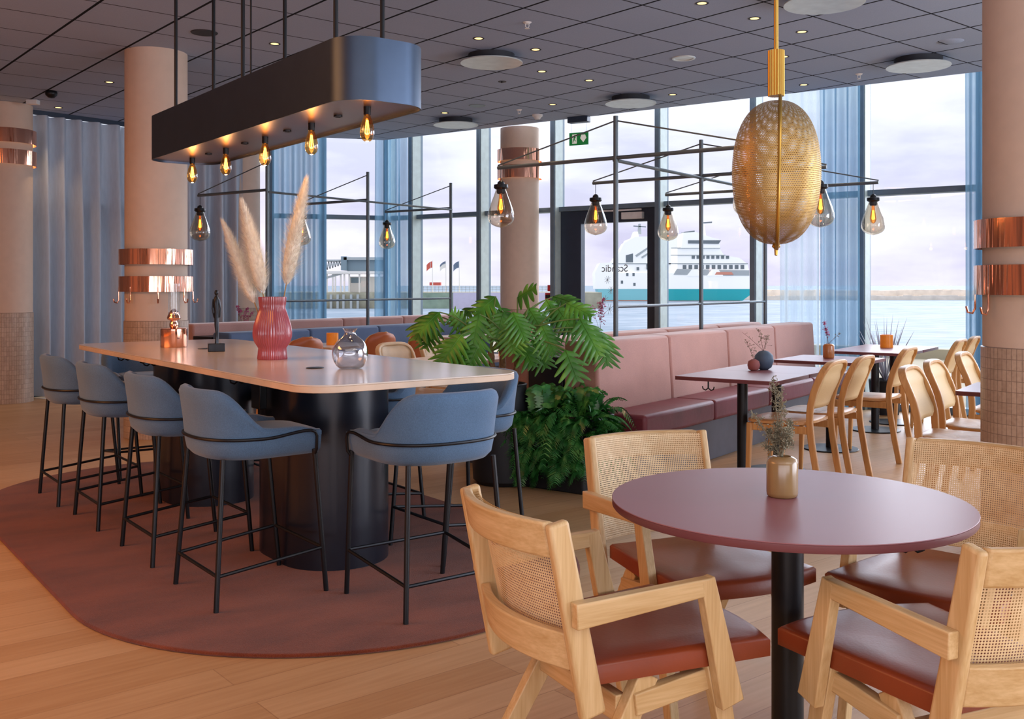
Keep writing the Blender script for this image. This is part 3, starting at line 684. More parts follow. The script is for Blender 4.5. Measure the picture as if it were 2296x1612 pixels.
def make_lamp():
    t = thing('pendant_lamp', '', 'lamp')
    obj('cable', MB().tube([(0, 0, 0), (0, 0, -.11)], .003, 6), M['black'], t)
    obj('cap', MB().lathe([(0, -.095), (.012, -.095), (.028, -.11), (.03, -.125), (.058, -.13), (.06, -.155), (.05, -.165), (.034, -.17), (.036, -.19), (.03, -.205), (0, -.205)], 24), M['black'], t)
    gpf = [(.04, -.165), (.048, -.19), (.066, -.24), (.09, -.30), (.108, -.355), (.113, -.395), (.106, -.43), (.085, -.458), (.05, -.475), (.015, -.483), (0, -.487)]
    obj('glass_shade', MB().lathe(gpf, 36, cap=False), M['glass'], t, sub=1)
    b = obj('bulb', MB().lathe([(.0, -.2), (.016, -.2), (.016, -.235), (.022, -.27), (.03, -.31), (.031, -.335), (.022, -.362), (.008, -.374), (0, -.375)], 20, cap=False), M['bulbglass'], t)
    fm = MB()
    for k in range(6):
        a = R(60*k); fm.tube([(.006*math.cos(a), .006*math.sin(a), -.25), (.013*math.cos(a), .013*math.sin(a), -.33), (.006*math.cos(a+.5), .006*math.sin(a+.5), -.338)], .0028, 5)
    obj('filament', fm, M['filament'], b)
    return t
lamp = make_lamp(); first = True
for s, q, l in ((-1.79, -.13, 'hanging left of the copper ringed column, largest of the clear ones'), (.37, -.13, 'mostly behind the brass mesh pendant, nearest the camera'), (-1.79, 1.40, 'in front of the dark door head'),
                (.37, 1.40, 'at right edge of the brass mesh pendant'), (-1.79, 2.92, 'in front of the right door jamb'), (.37, 2.92, 'farthest right, in front of the sheer curtain and mullion'),
                (-5.96, .03, 'leftmost, in front of the grey blue curtain'), (-5.96, 1.50, 'half hidden by the tallest pampas plume'), (-5.96, 3.0, 'in front of the blue sheer curtain at the corner')):
    loc = st(s, q, HA - .012); lab = 'teardrop glass pendant lamp, ' + l
    if first: lamp.location = loc; tag(lamp, lab, None, 'teardrop lamps on the steel gantries'); first = False
    else: dup(lamp, loc, 0, lab)

# ------------------------------------------------------------------ plum cafe tables
def cafe_table(loc, rz, w, d, topm, edgem, label, hook=True, h=.71, base='round', leg=True):
    t = thing('cafe_table', label, 'table', loc, rz)
    tp = obj('tabletop', MB().prism(rrect(w, d, .012, 3), h-.004, h), topm, t)
    obj('edge_band', MB().prism(rrect(w, d, .012, 3), h-.024, h-.0041), edgem, tp)
    obj('column', MB().lathe([(.034, .012), (.034, h-.024)], 24), M['black'], t)
    obj('foot_plate', MB().lathe([(0, 0), (.21, 0), (.215, .004), (.21, .01), (.05, .016), (0, .016)], 40), M['black'], t)
    obj('bracket', MB().box(-.14, .14, -.02, .02, h-.035, h-.024).box(-.02, .02, -.14, .14, h-.035, h-.024), M['black'], t)
    if hook: obj('bag_hook', hook2((-.12, -d/2+.04, h-.024)), M['black'], t)
    return t
W_ = .67; sC = .56
for q, dd, l in ((-.70, .598, 'square plum topped table nearest the camera in the row along the pink sofa'), (-.10, .598, 'square plum topped table joined behind the nearest one, by the slate vase'),
              (1.06, .68, 'plum topped table with the small orange vase, middle of the sofa row'), (2.30, .598, 'plum topped table with amber candle holder in the far pair by the window'), (2.90, .598, 'farthest plum topped table by the window behind two chairs')):
    cafe_table(st(sC, q), ROT_S, W_, dd, M['plum'], M['plumedge'], l, hook=q < 1)
for s, q, dd, l in ((2.22, -.62, .62, 'plum table corner showing left of the right tiled column'), (2.25, .33, .62, 'plum table mostly hidden behind the right column, farther back')):
    cafe_table(st(s, q), ROT_S, W_, dd, M['plum'], M['plumedge'], l, hook=False)
for s, q, w, dd, l in ((-1.86, -.52, .62, 1.0, 'pale topped table with an amber candle, between bar table and the big plant'), (-3.98, .12, .62, .72, 'pale topped table with an amber candle behind the grey glass vase'),
                   (-3.98, 2.35, .62, 1.1, 'pale topped far table near the corner window behind the plant leaves')):
    cafe_table(st(s, q), ROT_S, w, dd, M['whitetop'], M['tableedge'], l, hook=False)

# ------------------------------------------------------------------ wooden cafe chairs
def make_cafe_chair(panel, wood_, seatm, name, solid=False):
    t = thing(name, '', 'chair'); hw = .195
    side = [(-.27, 0), (-.235, .18), (-.205, .36), (-.195, .47), (-.20, .56), (-.225, .66), (-.265, .755)]
    def yz(f): 
        f *= len(side)-1; i = min(int(f), len(side)-2); g = f-i; return lerp(side[i][0], side[i+1][0], g), lerp(side[i][1], side[i+1][1], g)
    pts = [(-hw, *yz(i/16)) for i in range(16)]
    for k in range(0, 13):
        a = math.pi*(1 - k/12); ca, sa = math.cos(a), math.sin(a)
        x = hw*math.copysign(abs(ca)**.55, ca); e = abs(sa)**.75; y, z = yz(15.4/16); pts.append((x, y - .045*e, z + .092*e))
    pts += [(hw, *yz(i/16)) for i in range(15, -1, -1)]
    vs = []; fs = []
    for i, p_ in enumerate(pts):
        p_ = Vector(p_); d_ = (Vector(pts[min(i+1, len(pts)-1)]) - Vector(pts[max(i-1, 0)])).normalized()
        back = Vector((0, 1, 0)); back = (back - d_*back.dot(d_)).normalized(); sd = d_.cross(back)
        w1, w2 = .02, .0115
        vs += [p_ + back*w1 + sd*w2, p_ - back*w1 + sd*w2, p_ - back*w1 - sd*w2, p_ + back*w1 - sd*w2]
    for i in range(len(pts)-1):
        fs += [(i*4+k, i*4+(k+1) % 4, (i+1)*4+(k+1) % 4, (i+1)*4+k) for k in range(4)]
    fs += [(3, 2, 1, 0), tuple(len(vs)-4+k for k in range(4))]
    fr = obj('back_frame', MB().add(vs, fs), wood_, t, .005, 2)
    rows = []; zb, ztp = .545, .822
    for j in range(13):
        f = j/12; z = lerp(zb, ztp, f); rw = []
        xx = hw - .012
        if f < .18: xx *= (1 - (1 - f/.18)**2*.28)
        if z > .735: xx *= max(.0, 1 - ((z-.735)/.092)**3.2)**.5
        for k in range(9):
            u = lerp(-1, 1, k/8); 
            if z < .56: y = -.20
            elif z < .755: y = lerp(-.20, -.262, sm((z-.56)/.195)**.9)
            else: y = -.262 - .045*((z-.755)/.08)
            rw.append((u*xx, y - .012*(1-u*u), z))
        rows.append(rw)
    pm = MB().grid(rows); o_ = obj('back_panel', pm, panel, t, angle=180); md = o_.modifiers.new('thick', 'SOLIDIFY'); md.thickness = .008; md.offset = 0
    sl = []
    for k in range(40):
        a = 2*math.pi*k/40; ca, sa = math.cos(a), math.sin(a); sl.append(((.215 - .02*(sa < 0)*abs(sa))*math.copysign(abs(ca)**.45, ca), .005 + .215*math.copysign(abs(sa)**.5, sa)))
    prof = [(-.03, .437), (0, .443), (0, .458), (-.012, .464), (-.07, .462), (-.16, .456)]
    rws = [[(x*(1+o/.21), .005 + (y-.005)*(1+o/.21), z + (.012*max(0, -y/.2)**3)) for x, y in sl] for o, z in prof]
    sm_ = MB().grid(rws, cv=True); sm_.f += [tuple(range(39, -1, -1)), tuple(range(5*40, 6*40))]
    obj('seat', sm_, seatm, t, angle=50)
    obj('apron', MB().beam((-.19, -.185, .415), (-.18, .18, .415), .02, .045, (1, 0, 0)).beam((.19, -.185, .415), (.18, .18, .415), .02, .045, (1, 0, 0)).beam((-.18, .18, .415), (.18, .18, .415), .02, .045, (0, 1, 0)), wood_, t, .003)
    for sx_ in (-1, 1): obj('front_leg', MB().beam((sx_*.182, .185, .437), (sx_*.188, .20, 0), .036, .036, (1, 0, 0), .024, .026), wood_, t, .006)
    return t
cc = make_cafe_chair(M['beechpanel'], M['beech'], M['beechseat'], 'cafe_chair')
ne1 = (-E1[0], -E1[1]); l0 = 'golden beech cafe chair, '
lst = [((.87, -.70), ne1, 'nearest the camera at the plum tables, behind the dried flowers'), ((.90, -.20), ne1, 'second in the row at the plum tables'), ((.91, .88), ne1, 'third in the row, at the table with orange vase'),
       ((.98, 2.29), ne1, 'at the far table, left of the farthest pair by the window'), ((.98, 2.86), ne1, 'farthest one beside the sheer curtain at the right'),
       ((1.93, -.90), E1, 'facing right, nearest the tiled column'), ((1.93, -.34), E1, 'facing right, just behind the one nearest the tiled column'), ((1.93, .52), E1, 'back top just showing left of the tiled column')]
for i, (p, f, l) in enumerate(lst):
    loc = st(*p); rz = face(*f)
    if i == 0: cc.location = loc; cc.rotation_euler.z = rz; tag(cc, l0 + l, None, 'beech cafe chairs')
    else: dup(cc, loc, rz, l0 + l)
wc = make_cafe_chair(M['cream'], M['cream'], M['cream'], 'cafe_chair')
for i, (p, l) in enumerate((((-2.02, -.88), 'cream veneer cafe chair behind the end of bar table, left of the pair'), ((-2.02, -.36), 'cream veneer cafe chair partly behind the big plant leaves, right of the pair'))):
    if i == 0: wc.location = st(*p); wc.rotation_euler.z = face(*E1); tag(wc, l, None, 'cream cafe chairs')
    else: dup(wc, st(*p), face(*E1), l)
def make_tan():
    t = thing('shell_chair', '', 'chair'); rows = []
    for j in range(15):
        f = j/14; z = lerp(.44, .84, f); hwid = .215*(1 - .10*(1-f)); 
        if z > .72: hwid *= max(0, 1 - ((z-.72)/.122)**2.6)**.5
        rows.append([(u*hwid, -.19 - .09*f**1.3 + .055*u*u, z) for u in [lerp(-1, 1, k/12) for k in range(13)]])
    o_ = obj('backrest', MB().grid(rows), M['tan'], t, angle=180); md = o_.modifiers.new('thick', 'SOLIDIFY'); md.thickness = .018; md.offset = 0
    ed = [Vector(r[0]) for r in rows] + [Vector(rows[-1][k]) for k in range(1, 12)] + [Vector(r[-1]) for r in reversed(rows)]
    ed2 = [ed[0]]
    for e in ed[1:]:
        if (e - ed2[-1]).length > .006: ed2.append(e)
    obj('edge_piping', MB().tube(ed2, .0085, 6), M['beech'], t, label='pale wood edge of the shell')
    obj('seat', MB().prism(rrect(.43, .42, .08, 6, 0, .01), .43, .462), M['tan'], t, .012, 3)
    for sx_ in (-1, 1):
        obj('leg', MB().beam((sx_*.16, .17, .43), (sx_*.2, .2, 0), .03, .03, (1, 0, 0), .02, .02), M['beech'], t, .004); obj('leg', MB().beam((sx_*.16, -.15, .43), (sx_*.2, -.21, 0), .03, .03, (1, 0, 0), .02, .02), M['beech'], t, .004)
    return t
tc = make_tan(); l1 = 'tan leather shell chair, '
for i, (p, l) in enumerate((((-3.66, .20), 'just right of the grey glass vase'), ((-3.62, .78), 'tallest looking, between glass vase and big plant'), ((-3.55, -.86), 'only its top showing right of the raspberry vase'), ((-3.58, 2.45), 'far one glimpsed behind the plant leaves'))):
    if i == 0: tc.location = st(*p); tc.rotation_euler.z = face(*ne1); tag(tc, l1 + l, None, 'tan shell chairs')
    else: dup(tc, st(*p), face(*ne1), l1 + l)

# ------------------------------------------------------------------ round plum table and cane armchairs
RT = Vector((.72, 2.60, 0)); RH = .73
rt = thing('round_table', 'round plum topped table on a thick black column, nearest the camera', 'table', RT)
tp = obj('tabletop', MB().lathe([(0, RH-.003), (.4555, RH-.003), (.4565, RH-.0015), (.4555, RH), (0, RH)], 128), M['plum'], rt)
obj('edge_band', MB().lathe([(0, RH-.021), (.454, RH-.021), (.456, RH-.018), (.456, RH-.0032), (0, RH-.0032)], 128), M['plumedge'], tp)
obj('column', MB().lathe([(.041, .014), (.041, RH-.021)], 40), M['black'], rt)
obj('foot_plate', MB().lathe([(0, 0), (.27, 0), (.275, .005), (.27, .012), (.06, .018), (0, .018)], 64), M['black'], rt)
obj('bracket', MB().box(-.2, .2, -.025, .025, RH-.034, RH-.021), M['black'], rt)
obj('bag_hook', hook2((.22, -.26, RH-.021), .8), M['black'], rt)

def uvgrid(rows, mat, name, parent):
    o = obj(name, MB().grid(rows), mat, parent, angle=180); me = o.data; uv = me.uv_layers.new(name='UVMap')
    m, n = len(rows), len(rows[0]); U = []
    for r in rows:
        d = [0]
        for a, b in zip(r, r[1:]): d.append(d[-1] + (Vector(b)-Vector(a)).length)
        U.append(d)
    V = [0]
    for a, b in zip(rows, rows[1:]): V.append(V[-1] + (Vector(a[n//2])-Vector(b[n//2])).length)
    for pl in me.polygons:
        for li in pl.loop_indices:
            vi = me.loops[li].vertex_index; i, j = divmod(vi, n); uv.data[li].uv = (U[m//2][j], V[i])
    return o
def make_cane_chair():
    t = thing('cane_armchair', '', 'armchair'); bw = .205
    def by(z): return -.338 + (.785-z)*.21                       # lean of the back
    for sx_ in (-1, 1):
        obj('back_post', MB().beam((sx_*(bw+.012), by(.355), .355), (sx_*(bw+.012), by(.785), .785), .026, .062, (1, 0, 0), .026, .05), M['ash'], t, .008, 3)
        obj('armrest', MB().beam((sx_*(bw+.038), -.31, .588), (sx_*(bw+.038), .052, .604), .028, .056, (1, 0, 0), .028, .040), M['ashy'], t, .003)
        obj('arm_post', MB().beam((sx_*(bw+.038), .038, .622), (sx_*(bw+.038), .112, .322), .0285, .040, (1, 0, 0), .0285, .064), M['ash'], t, .003)
        obj('leg', MB().beam((sx_*(bw+.008), .085, .415), (sx_*(bw+.008), .175, 0), .03, .052, (1, 0, 0), .028, .04), M['ash'], t, .003)
        obj('leg', MB().beam((sx_*(bw-.018), -.085, .41), (sx_*(bw+.0), -.335, 0), .032, .055, (1, 0, 0), .028, .042), M['ash'], t, .003)
        obj('side_rail', MB().beam((sx_*(bw-.006), -.13, .352), (sx_*(bw-.006), .10, .378), .03, .05, (1, 0, 0)), M['ashy'], t, .003)
    obj('cross_rail', MB().beam((-(bw-.03), -.145, .335), (bw-.03, -.145, .335), .028, .062, (0, 1, 0)), M['ashx'], t, .003)
    obj('cross_rail', MB().beam((-(bw-.02), .095, .372), (bw-.02, .095, .372), .026, .05, (0, 1, 0)), M['ashx'], t, .003)
    def arc(z0, z1, th, curve=.05, n_=16, flat=0):
        rows = []
        for k in range(n_+1):
            u = lerp(-1, 1, k/n_); x = u*bw; c_ = curve*(1-u*u)
            c_ += .012; rows.append([(x, by(z0)-c_-th/2, z0), (x, by(z1)-c_-th/2, z1), (x, by(z1)-c_+th/2, z1), (x, by(z0)-c_+th/2, z0)])
        m = MB().grid(rows, cv=True); m.f += [(3, 2, 1, 0), tuple(n_*4+i for i in range(4))]; return m
    obj('top_rail', arc(.705, .785, .026), M['ashx'], t, .006, 3)
    obj('bottom_rail', arc(.455, .54, .026), M['ashx'], t, .004)
    rows = []
    for j in range(9):
        z = lerp(.462, .778, j/8); rows.append([(lerp(-1, 1, k/20)*bw, by(z) + .0175 - .05*(1-lerp(-1, 1, k/20)**2), z) for k in range(21)])
    uvgrid(rows, M['cane'], 'cane_panel', t)
    sl = []
    for k in range(11): sl.append((lerp(.242, -.242, k/10), .235 + .045*(1-(lerp(-1, 1, k/10))**2)))
    sl += [(-.196, -.235), (.196, -.235)]
    prof = [(-.012, .405), (0, .41), (0, .448), (-.006, .455), (-.02, .459), (-.09, .457), (-.17, .453)]
    rws = [[(x*(1+o/.22), .02 + (y-.02)*(1+o/.22), z) for x, y in sl] for o, z in prof]
    m = MB().grid(rws, cv=True); n_ = len(sl); m.f += [tuple(range(n_-1, -1, -1)), tuple(range((len(prof)-1)*n_, len(prof)*n_))]
    obj('seat', m, M['cognac'], t, angle=50)
    return t
ca = make_cane_chair(); l2 = 'ash and cane armchair, cognac seat, '
def cplace(px, py, fx, fy):                                    # seat rear corner reference -> origin
    return Vector((px, py, 0)), face(fx, fy)
CH = [((.293, 2.468), (.886, .465), 'front left, its back turned to the camera'),
      ((.965, 2.315), (-.384, .923), 'front right, cut by the right edge of the photo'),
      ((.588, 3.075), (.39, -.92), 'behind the round table on its left'),
      ((1.25, 2.905), (-.692, -.721), 'behind the round table on its right, back shaded orange')]
for i, (p, f, l) in enumerate(CH):
    loc = (p[0], p[1], 0); rz = face(*f)
    if i == 0: ca.location = loc; ca.rotation_euler.z = rz; tag(ca, l2 + l, None, 'cane armchairs round the plum table')
    else: dup(ca, loc, rz, l2 + l)

# ------------------------------------------------------------------ brass mesh pendant
BP = Vector((.685, 2.58, 0)); zc = EYE + (HY-387)*BP.y/F; hh = 161*BP.y/F; hwid = 97*BP.y/F
bp = thing('mesh_pendant_lamp', 'golden perforated brass pebble pendant hanging above the round plum table', 'lamp', (BP.x, BP.y, zc), R(-14))
rows = []
for j in range(41):
    th = -math.pi/2 + math.pi*j/40; e = .82; c_ = math.cos(th); rr2 = max(.0, c_)**e; z = hh*math.copysign(abs(math.sin(th))**.92, math.sin(th))
    rows.append([(hwid*rr2*math.cos(a), hwid*.96*rr2*math.sin(a), z) for a in [2*math.pi*k/72 for k in range(73)]])
sh = uvgrid(rows, M['brassmesh'], 'mesh_shade', bp)
me = sh.data; uv = me.uv_layers[0]; n = 73
for pl in me.polygons:
    for li in pl.loop_indices:
        i, j = divmod(me.loops[li].vertex_index, n); uv.data[li].uv = (j/72*2*math.pi*hwid, i/40*math.pi*hh*.93)
ring = []
for k in range(64):
    a = 2*math.pi*k/64; ring.append((.006 + .004*math.sin(a), (hwid*.98)*math.copysign(abs(math.cos(a))**.85, math.cos(a)), (hh+.012)*math.copysign(abs(math.sin(a))**.95, math.sin(a))))
obj('rim', MB().tube(ring, .0042, 8, closed=True), M['brass'], bp)
obj('grip', MB().lathe([(0, hh+.012), (.02, hh+.012), (.02, hh+.13), (0, hh+.13)], 72, flute=.06, nf=18), M['brass'], bp)
obj('rod', MB().tube([(0, 0, hh+.125), (0, 0, CEIL-zc)], .006, 12), M['brass'], bp)
obj('finial', MB().lathe([(0, -hh-.03), (.004, -hh-.028), (.005, -hh-.012), (.011, -hh-.006), (.008, -hh+.004), (0, -hh+.004)], 16), M['brass'], bp)

# ------------------------------------------------------------------ small table things
def bottle(name, loc, prof, mat, label, cat='vase', n=32):
    t = thing(name, label, cat, loc); obj('vase_body', MB().lathe(prof, n), mat, t, angle=50); return t
cyl = lambda r, h: [(0, 0), (r*.86, 0), (r*.97, r*.1), (r, r*.3), (r, h-r*.45), (r*.93, h-r*.2), (r*.72, h-r*.06), (r*.56, h), (r*.5, h-.004), (r*.5, h-.02), (0, h-.02)]
vr = Vector((.717, 2.64, RH))
bottle('bud_vase', vr, cyl(.041, .107), M['ochre'], 'ochre glazed bud vase on the round plum table')
def sprig(name, loc, label, specs, mat, stemmat, seed, cat='dried flowers', leafs=60, ls=.008, spread=.03, base=.0):
    t = thing(name, label, cat, loc); r2 = random.Random(seed); sm2 = MB(); fl = MB()
    for tip, n_ in specs:
        e = Vector(tip); b = Vector((r2.uniform(-.004, .004), r2.uniform(-.004, .004), base)); mid = b.lerp(e, .5) + Vector((0, 0, .01))
        pt = lambda f: b*(1-f)**2 + mid*2*f*(1-f) + e*f*f
        sm2.tube([pt(i/8) for i in range(9)], [.0016-.0009*i/8 for i in range(9)], 5)
        for i in range(n_):
            f = .3 + .7*r2.random()**.7; c0 = pt(f); dv = Vector((r2.gauss(0, 1), r2.gauss(0, 1), r2.gauss(.5, .8))).normalized()*spread*r2.uniform(.2, 1)*(1.15-f*.6)
            q = c0 + dv; sm2.tube([c0, q], .0006, 4)
            for j in range(2):
                a = Vector((r2.gauss(0, 1), r2.gauss(0, 1), r2.gauss(0, 1))).normalized()*ls*r2.uniform(.5, 1); b2 = a.orthogonal().normalized()*ls*.35
                fl.add([q, q + a*.5 + b2, q + a, q + a*.5 - b2], [(0, 1, 2, 3)])
    obj('stems', sm2, stemmat, t); obj('flower_heads', fl, mat, t); return t
zt = vr + Vector((0, 0, .1)); 
def tipat(px, py, o, dy=0): z = o.y + dy; return Vector(((px-CX)*z/F - o.x, dy, EYE + (HY-py)*z/F - o.z))
sprig('dried_flowers', zt, 'bunch of grey green dried flowers in the ochre vase on the round table', [(tipat(1733, 845, zt), 70), (tipat(1685, 925, zt, .01), 60), (tipat(1752, 880, zt, -.02), 70), (tipat(1775, 945, zt, .02), 110), (tipat(1765, 965, zt, -.03), 110), (tipat(1720, 965, zt, .03), 90), (tipat(1742, 950, zt, 0), 120), (tipat(1712, 1000, zt, .02), 60), (tipat(1770, 985, zt, .0), 90)], M['herb'], M['herb'], 3, spread=.03, ls=.007)
TZ2 = .71
q = gp(1713, 829, TZ2); bottle('round_vase', q, [(0, 0), (.025, .0), (.05, .018), (.066, .06), (.06, .10), (.035, .125), (.014, .132), (.01, .128), (0, .12)], M['slate'], 'round slate blue vase on the plum table beside a smaller red one')
q1 = gp(1713, 829, TZ2) + Vector((0, 0, .125))
sprig('dried_branch', q1, 'dry branches with small leaves in the round slate vase', [(tipat(1664, 745, q1), 5), (tipat(1722, 750, q1), 26), (tipat(1700, 738, q1, .02), 22)], M['herb'], M['twig'], 5, spread=.05, ls=.012)
q = gp(1690, 831, TZ2); bottle('round_vase', q, [(0, 0), (.02, 0), (.036, .012), (.042, .038), (.036, .064), (.014, .078), (.006, .076), (0, .07)], M['brick'], 'small round dusty red vase beside the slate one on plum table')
q1 = q + Vector((0, 0, .07)); sprig('dried_branch', q1, 'sparse dry twigs in the small dusty red vase', [(tipat(1672, 762, q1), 14), (tipat(1690, 785, q1), 8)], M['herb'], M['twig'], 6, spread=.05, ls=.012)
q = gp(1858, 803, TZ2); bottle('bud_vase', q, cyl(.044, .115), M['orangevase'], 'burnt orange bud vase on the middle plum table'); q1 = q + Vector((0, 0, .11))
sprig('heather_sprig', q1, 'pink heather sprig in the burnt orange vase', [(tipat(1848, 722, q1), 46), (tipat(1852, 735, q1), 30)], M['heather'], M['twig'], 8, spread=.025, ls=.014)
sprig('dried_branch', q1 + Vector((.0, .01, 0)), 'thin side twig with buds leaning right in the burnt orange vase', [(tipat(1885, 748, q1), 14)], M['herb'], M['twig'], 9, spread=.04, ls=.012)
def candle(loc, label, r=.052, h=.1):
    t = thing('candle_holder', label, 'candle holder', loc); obj('holder', MB().lathe([(0, 0), (r, 0), (r, h), (r-.004, h), (r-.004, .012), (0, .012)], 32), M['amber'], t); obj('candle', MB().lathe([(0, .0125), (r*.7, .0125), (r*.7, h*.55), (0, h*.55)], 24), M['white'], t); return t
candle(gp(1988, 779, TZ2), 'amber glass candle holder on far plum table by the window', .058, .118)
candle(st(-3.98, .08, TZ2), 'amber glass candle holder behind the grey glass vase', .058, .115)
candle(st(-1.70, -.18, TZ2), 'amber glass candle holder seen through the plant leaves', .062, .12)

# ------------------------------------------------------------------ plants
def leaf_mesh(mb, base, tip, size, r2, lobes=8, droop=.35, nrm=Vector((0, 0, 1))):
    """deeply cut leaf: a midrib from base to tip with tapering lobes on both sides"""
    d = (tip - base); L = d.length; d = d.normalized(); side = d.cross(nrm).normalized(); up = side.cross(d).normalized()
    mid = lambda f: base + d*L*f - Vector((0, 0, 1))*droop*L*f*f*.5
    n = lobes*8
    for sg in (-1, 1):
        rows = []
        for i in range(n+1):
            f = i/n; W = size*(math.sin(math.pi*min(1, .10 + .88*f**.8))**.75); ph = (f*lobes) % 1; k = .16 + .84*math.sin(math.pi*ph)**.95 if f < .97 else .2
            k *= 1 + .12*math.sin(17*f + 3*sg + size*40); w_ = W*k; m = mid(f*.97); row = []
            for u in (0, .35, .7, 1.0):
                p = m + side*sg*w_*u + d*w_*u*(.75*f + .05) + up*w_*.22*u*(1-u) - Vector((0, 0, 1))*w_*.38*u*u; row.append(tuple(p))
            rows.append(row)
        mb.grid(rows)
    mb.tube([mid(i/6) + up*.001 for i in range(7)], [.004-.003*i/6 for i in range(7)], 5)
PP = Vector((-.055, 6.52, 0))
pl = thing('potted_philodendron', 'tall split leaf plant in a black floor pot between bar table and pink sofa', 'plant', PP)
obj('pot', MB().lathe([(0, 0), (.17, 0), (.2, .03), (.205, .12), (.19, .3), (.165, .5), (.15, .63), (.155, .645), (.145, .65), (.14, .63), (.135, .58), (0, .58)], 40), M['potblack'], pl)
obj('soil', MB().lathe([(0, .585), (.134, .585), (0, .6)], 24), M['soil'], pl)
tr = MB(); trunks = []
for x, y, hx, hz in ((-.06, .0, -.085, .86), (.0, .03, -.01, .9), (.06, -.02, .095, .82)):
    pts = [Vector((x + (hx-x)*k/8, y, .56 + (hz-.56)*k/8)) for k in range(9)]; tr.tube(pts, [.019+.005*(k % 2) for k in range(9)], 9); trunks.append(pts[-1])
obj('trunk', tr, M['bark'], pl)
pet = MB(); lf = MB(); r2 = random.Random(21)
def tip3(px, py, dy=0): z = PP.y + dy; return Vector(((px-CX)*z/F - PP.x, dy, EYE + (HY-py)*z/F))
LV = [((985, 700), (945, 735), .0, 8), ((1035, 750), (985, 815), -.25, 9), ((1048, 735), (1018, 700), .1, 8), ((1098, 672), (1092, 725), .2, 9), ((1160, 668), (1185, 650), .25, 6), ((1185, 690), (1215, 735), .1, 9), ((1250, 690), (1290, 745), .15, 9),
      ((1270, 680), (1320, 700), -.1, 8), ((1300, 715), (1345, 790), -.2, 9), ((1215, 730), (1245, 790), -.15, 9), ((1145, 725), (1150, 775), -.15, 9), ((1080, 760), (1045, 830), -.2, 9), ((1035, 770), (1010, 835), -.1, 9),
      ((1130, 700), (1110, 760), -.05, 9), ((1120, 690), (1150, 740), .3, 9), ((1240, 665), (1265, 670), .3, 7), ((1060, 690), (1030, 715), .3, 8), ((1195, 760), (1225, 820), .1, 8), ((1350, 745), (1362, 815), -.1, 8), ((975, 720), (955, 770), .2, 8), ((1150, 700), (1175, 750), -.2, 9), ((1268, 785), (1296, 850), -.3, 7), ((1112, 665), (1080, 690), .15, 7), ((1225, 672), (1252, 715), .2, 7), ((1318, 735), (1352, 780), .1, 7), ((960, 705), (938, 745), .15, 6), ((1075, 705), (1062, 760), -.15, 7), ((1165, 760), (1195, 815), -.05, 7)]
for (bx, by_), (tx, ty), dy, nl in LV:
    b, e = tip3(bx, by_, dy), tip3(tx, ty, dy - .06); o0 = trunks[r2.randrange(3)]
    mid = o0.lerp(b, .5) + Vector((0, 0, .10)); pet.tube([o0*(1-f)**2 + mid*2*f*(1-f) + b*f*f for f in [k/8 for k in range(9)]], [.0075-.0035*k/8 for k in range(9)], 6)
    e = b + (e-b).normalized()*max((e-b).length*1.0, .19); leaf_mesh(lf, b, e, (e-b).length*.58, r2, nl - 2, .22, Vector((r2.uniform(-.2, .2), -.75, .65)).normalized())
obj('petioles', pet, M['stem'], pl); obj('foliage', lf, M['leaf'], pl, angle=180)
# dark fern in a black trough at the sofa end
fn = thing('fern_planter', 'black planter overflowing with dark glossy fern at the near end of pink sofa', 'plant', st(-.36, -1.38), ROT_S)
obj('planter', MB().box(-.30, .24, -.18, .22, 0, .46), M['potblack'], fn, .01); obj('soil', MB().box(-.29, .23, -.17, .21, .4601, .468), M['soil'], fn)
ff_ = MB(); r3 = random.Random(5)
def frond(b, az, L, up, drop, w):
    d = Vector((math.cos(az), math.sin(az), 0)); P = []
    for k in range(12):
        f = k/11; P.append(b + d*L*f*(1-.25*f) + Vector((0, 0, up*math.sin(math.pi*.5*min(1, f*1.6)) - drop*f*f)))
    for k in range(1, 12):
        dr = (P[k]-P[k-1]).normalized(); sd = dr.cross(Vector((0, 0, 1)))
        sd = sd.normalized() if sd.length > .05 else Vector((1, 0, 0)); ln = w*math.sin(math.pi*min(.97, .12 + .85*k/11))**.6
        for sg in (-1, 1):
            for h_ in (0, .5):
                c = P[k-1].lerp(P[k], h_); e = c + sd*sg*ln*r3.uniform(.8, 1.15) + dr*ln*.45 - Vector((0, 0, ln*.3)); wv = dr*ln*.17
                ff_.add([c-wv*.5, c+wv*.5, c.lerp(e, .6)+wv+Vector((0, 0, .006)), e, c.lerp(e, .6)-wv], [(0, 1, 2, 3, 4)])
for i in range(150):
    az = r3.uniform(0, 6.283); b = Vector((r3.uniform(-.26, .2), r3.uniform(-.15, .17), .46)); sd_ = r3.random()
    if math.sin(az) > .35: frond(b, az, r3.uniform(.05, .16), r3.uniform(.08, .2), r3.uniform(0, .15), r3.uniform(.05, .075))
    else: frond(b, az, r3.uniform(.16, .36), r3.uniform(.02, .17)*(1-sd_*.6), r3.uniform(.05, .62)*(.4+sd_*.6), r3.uniform(.045, .08))
for i in range(150):
    x = r3.uniform(-.32, .28); z = r3.uniform(.10, .48); az = R(-90) + r3.uniform(-.7, .7); frond(Vector((x, -.2, z)), az, r3.uniform(.06, .15), .03, r3.uniform(.08, .22), r3.uniform(.04, .06))
for i in range(60):
    z = r3.uniform(.15, .48); az = r3.uniform(-.7, .5); frond(Vector((.26, r3.uniform(-.2, .1), z)), az, r3.uniform(.1, .36), .05, r3.uniform(.02, .2), r3.uniform(.04, .06))
for v in range(len(ff_.v)):
    x, y, z = ff_.v[v]
    if z < .012: ff_.v[v] = (x, y, .012)
    if y > .235: ff_.v[v] = (x, .235, ff_.v[v][2])
obj('foliage', ff_, M['fern'], fn, angle=180)
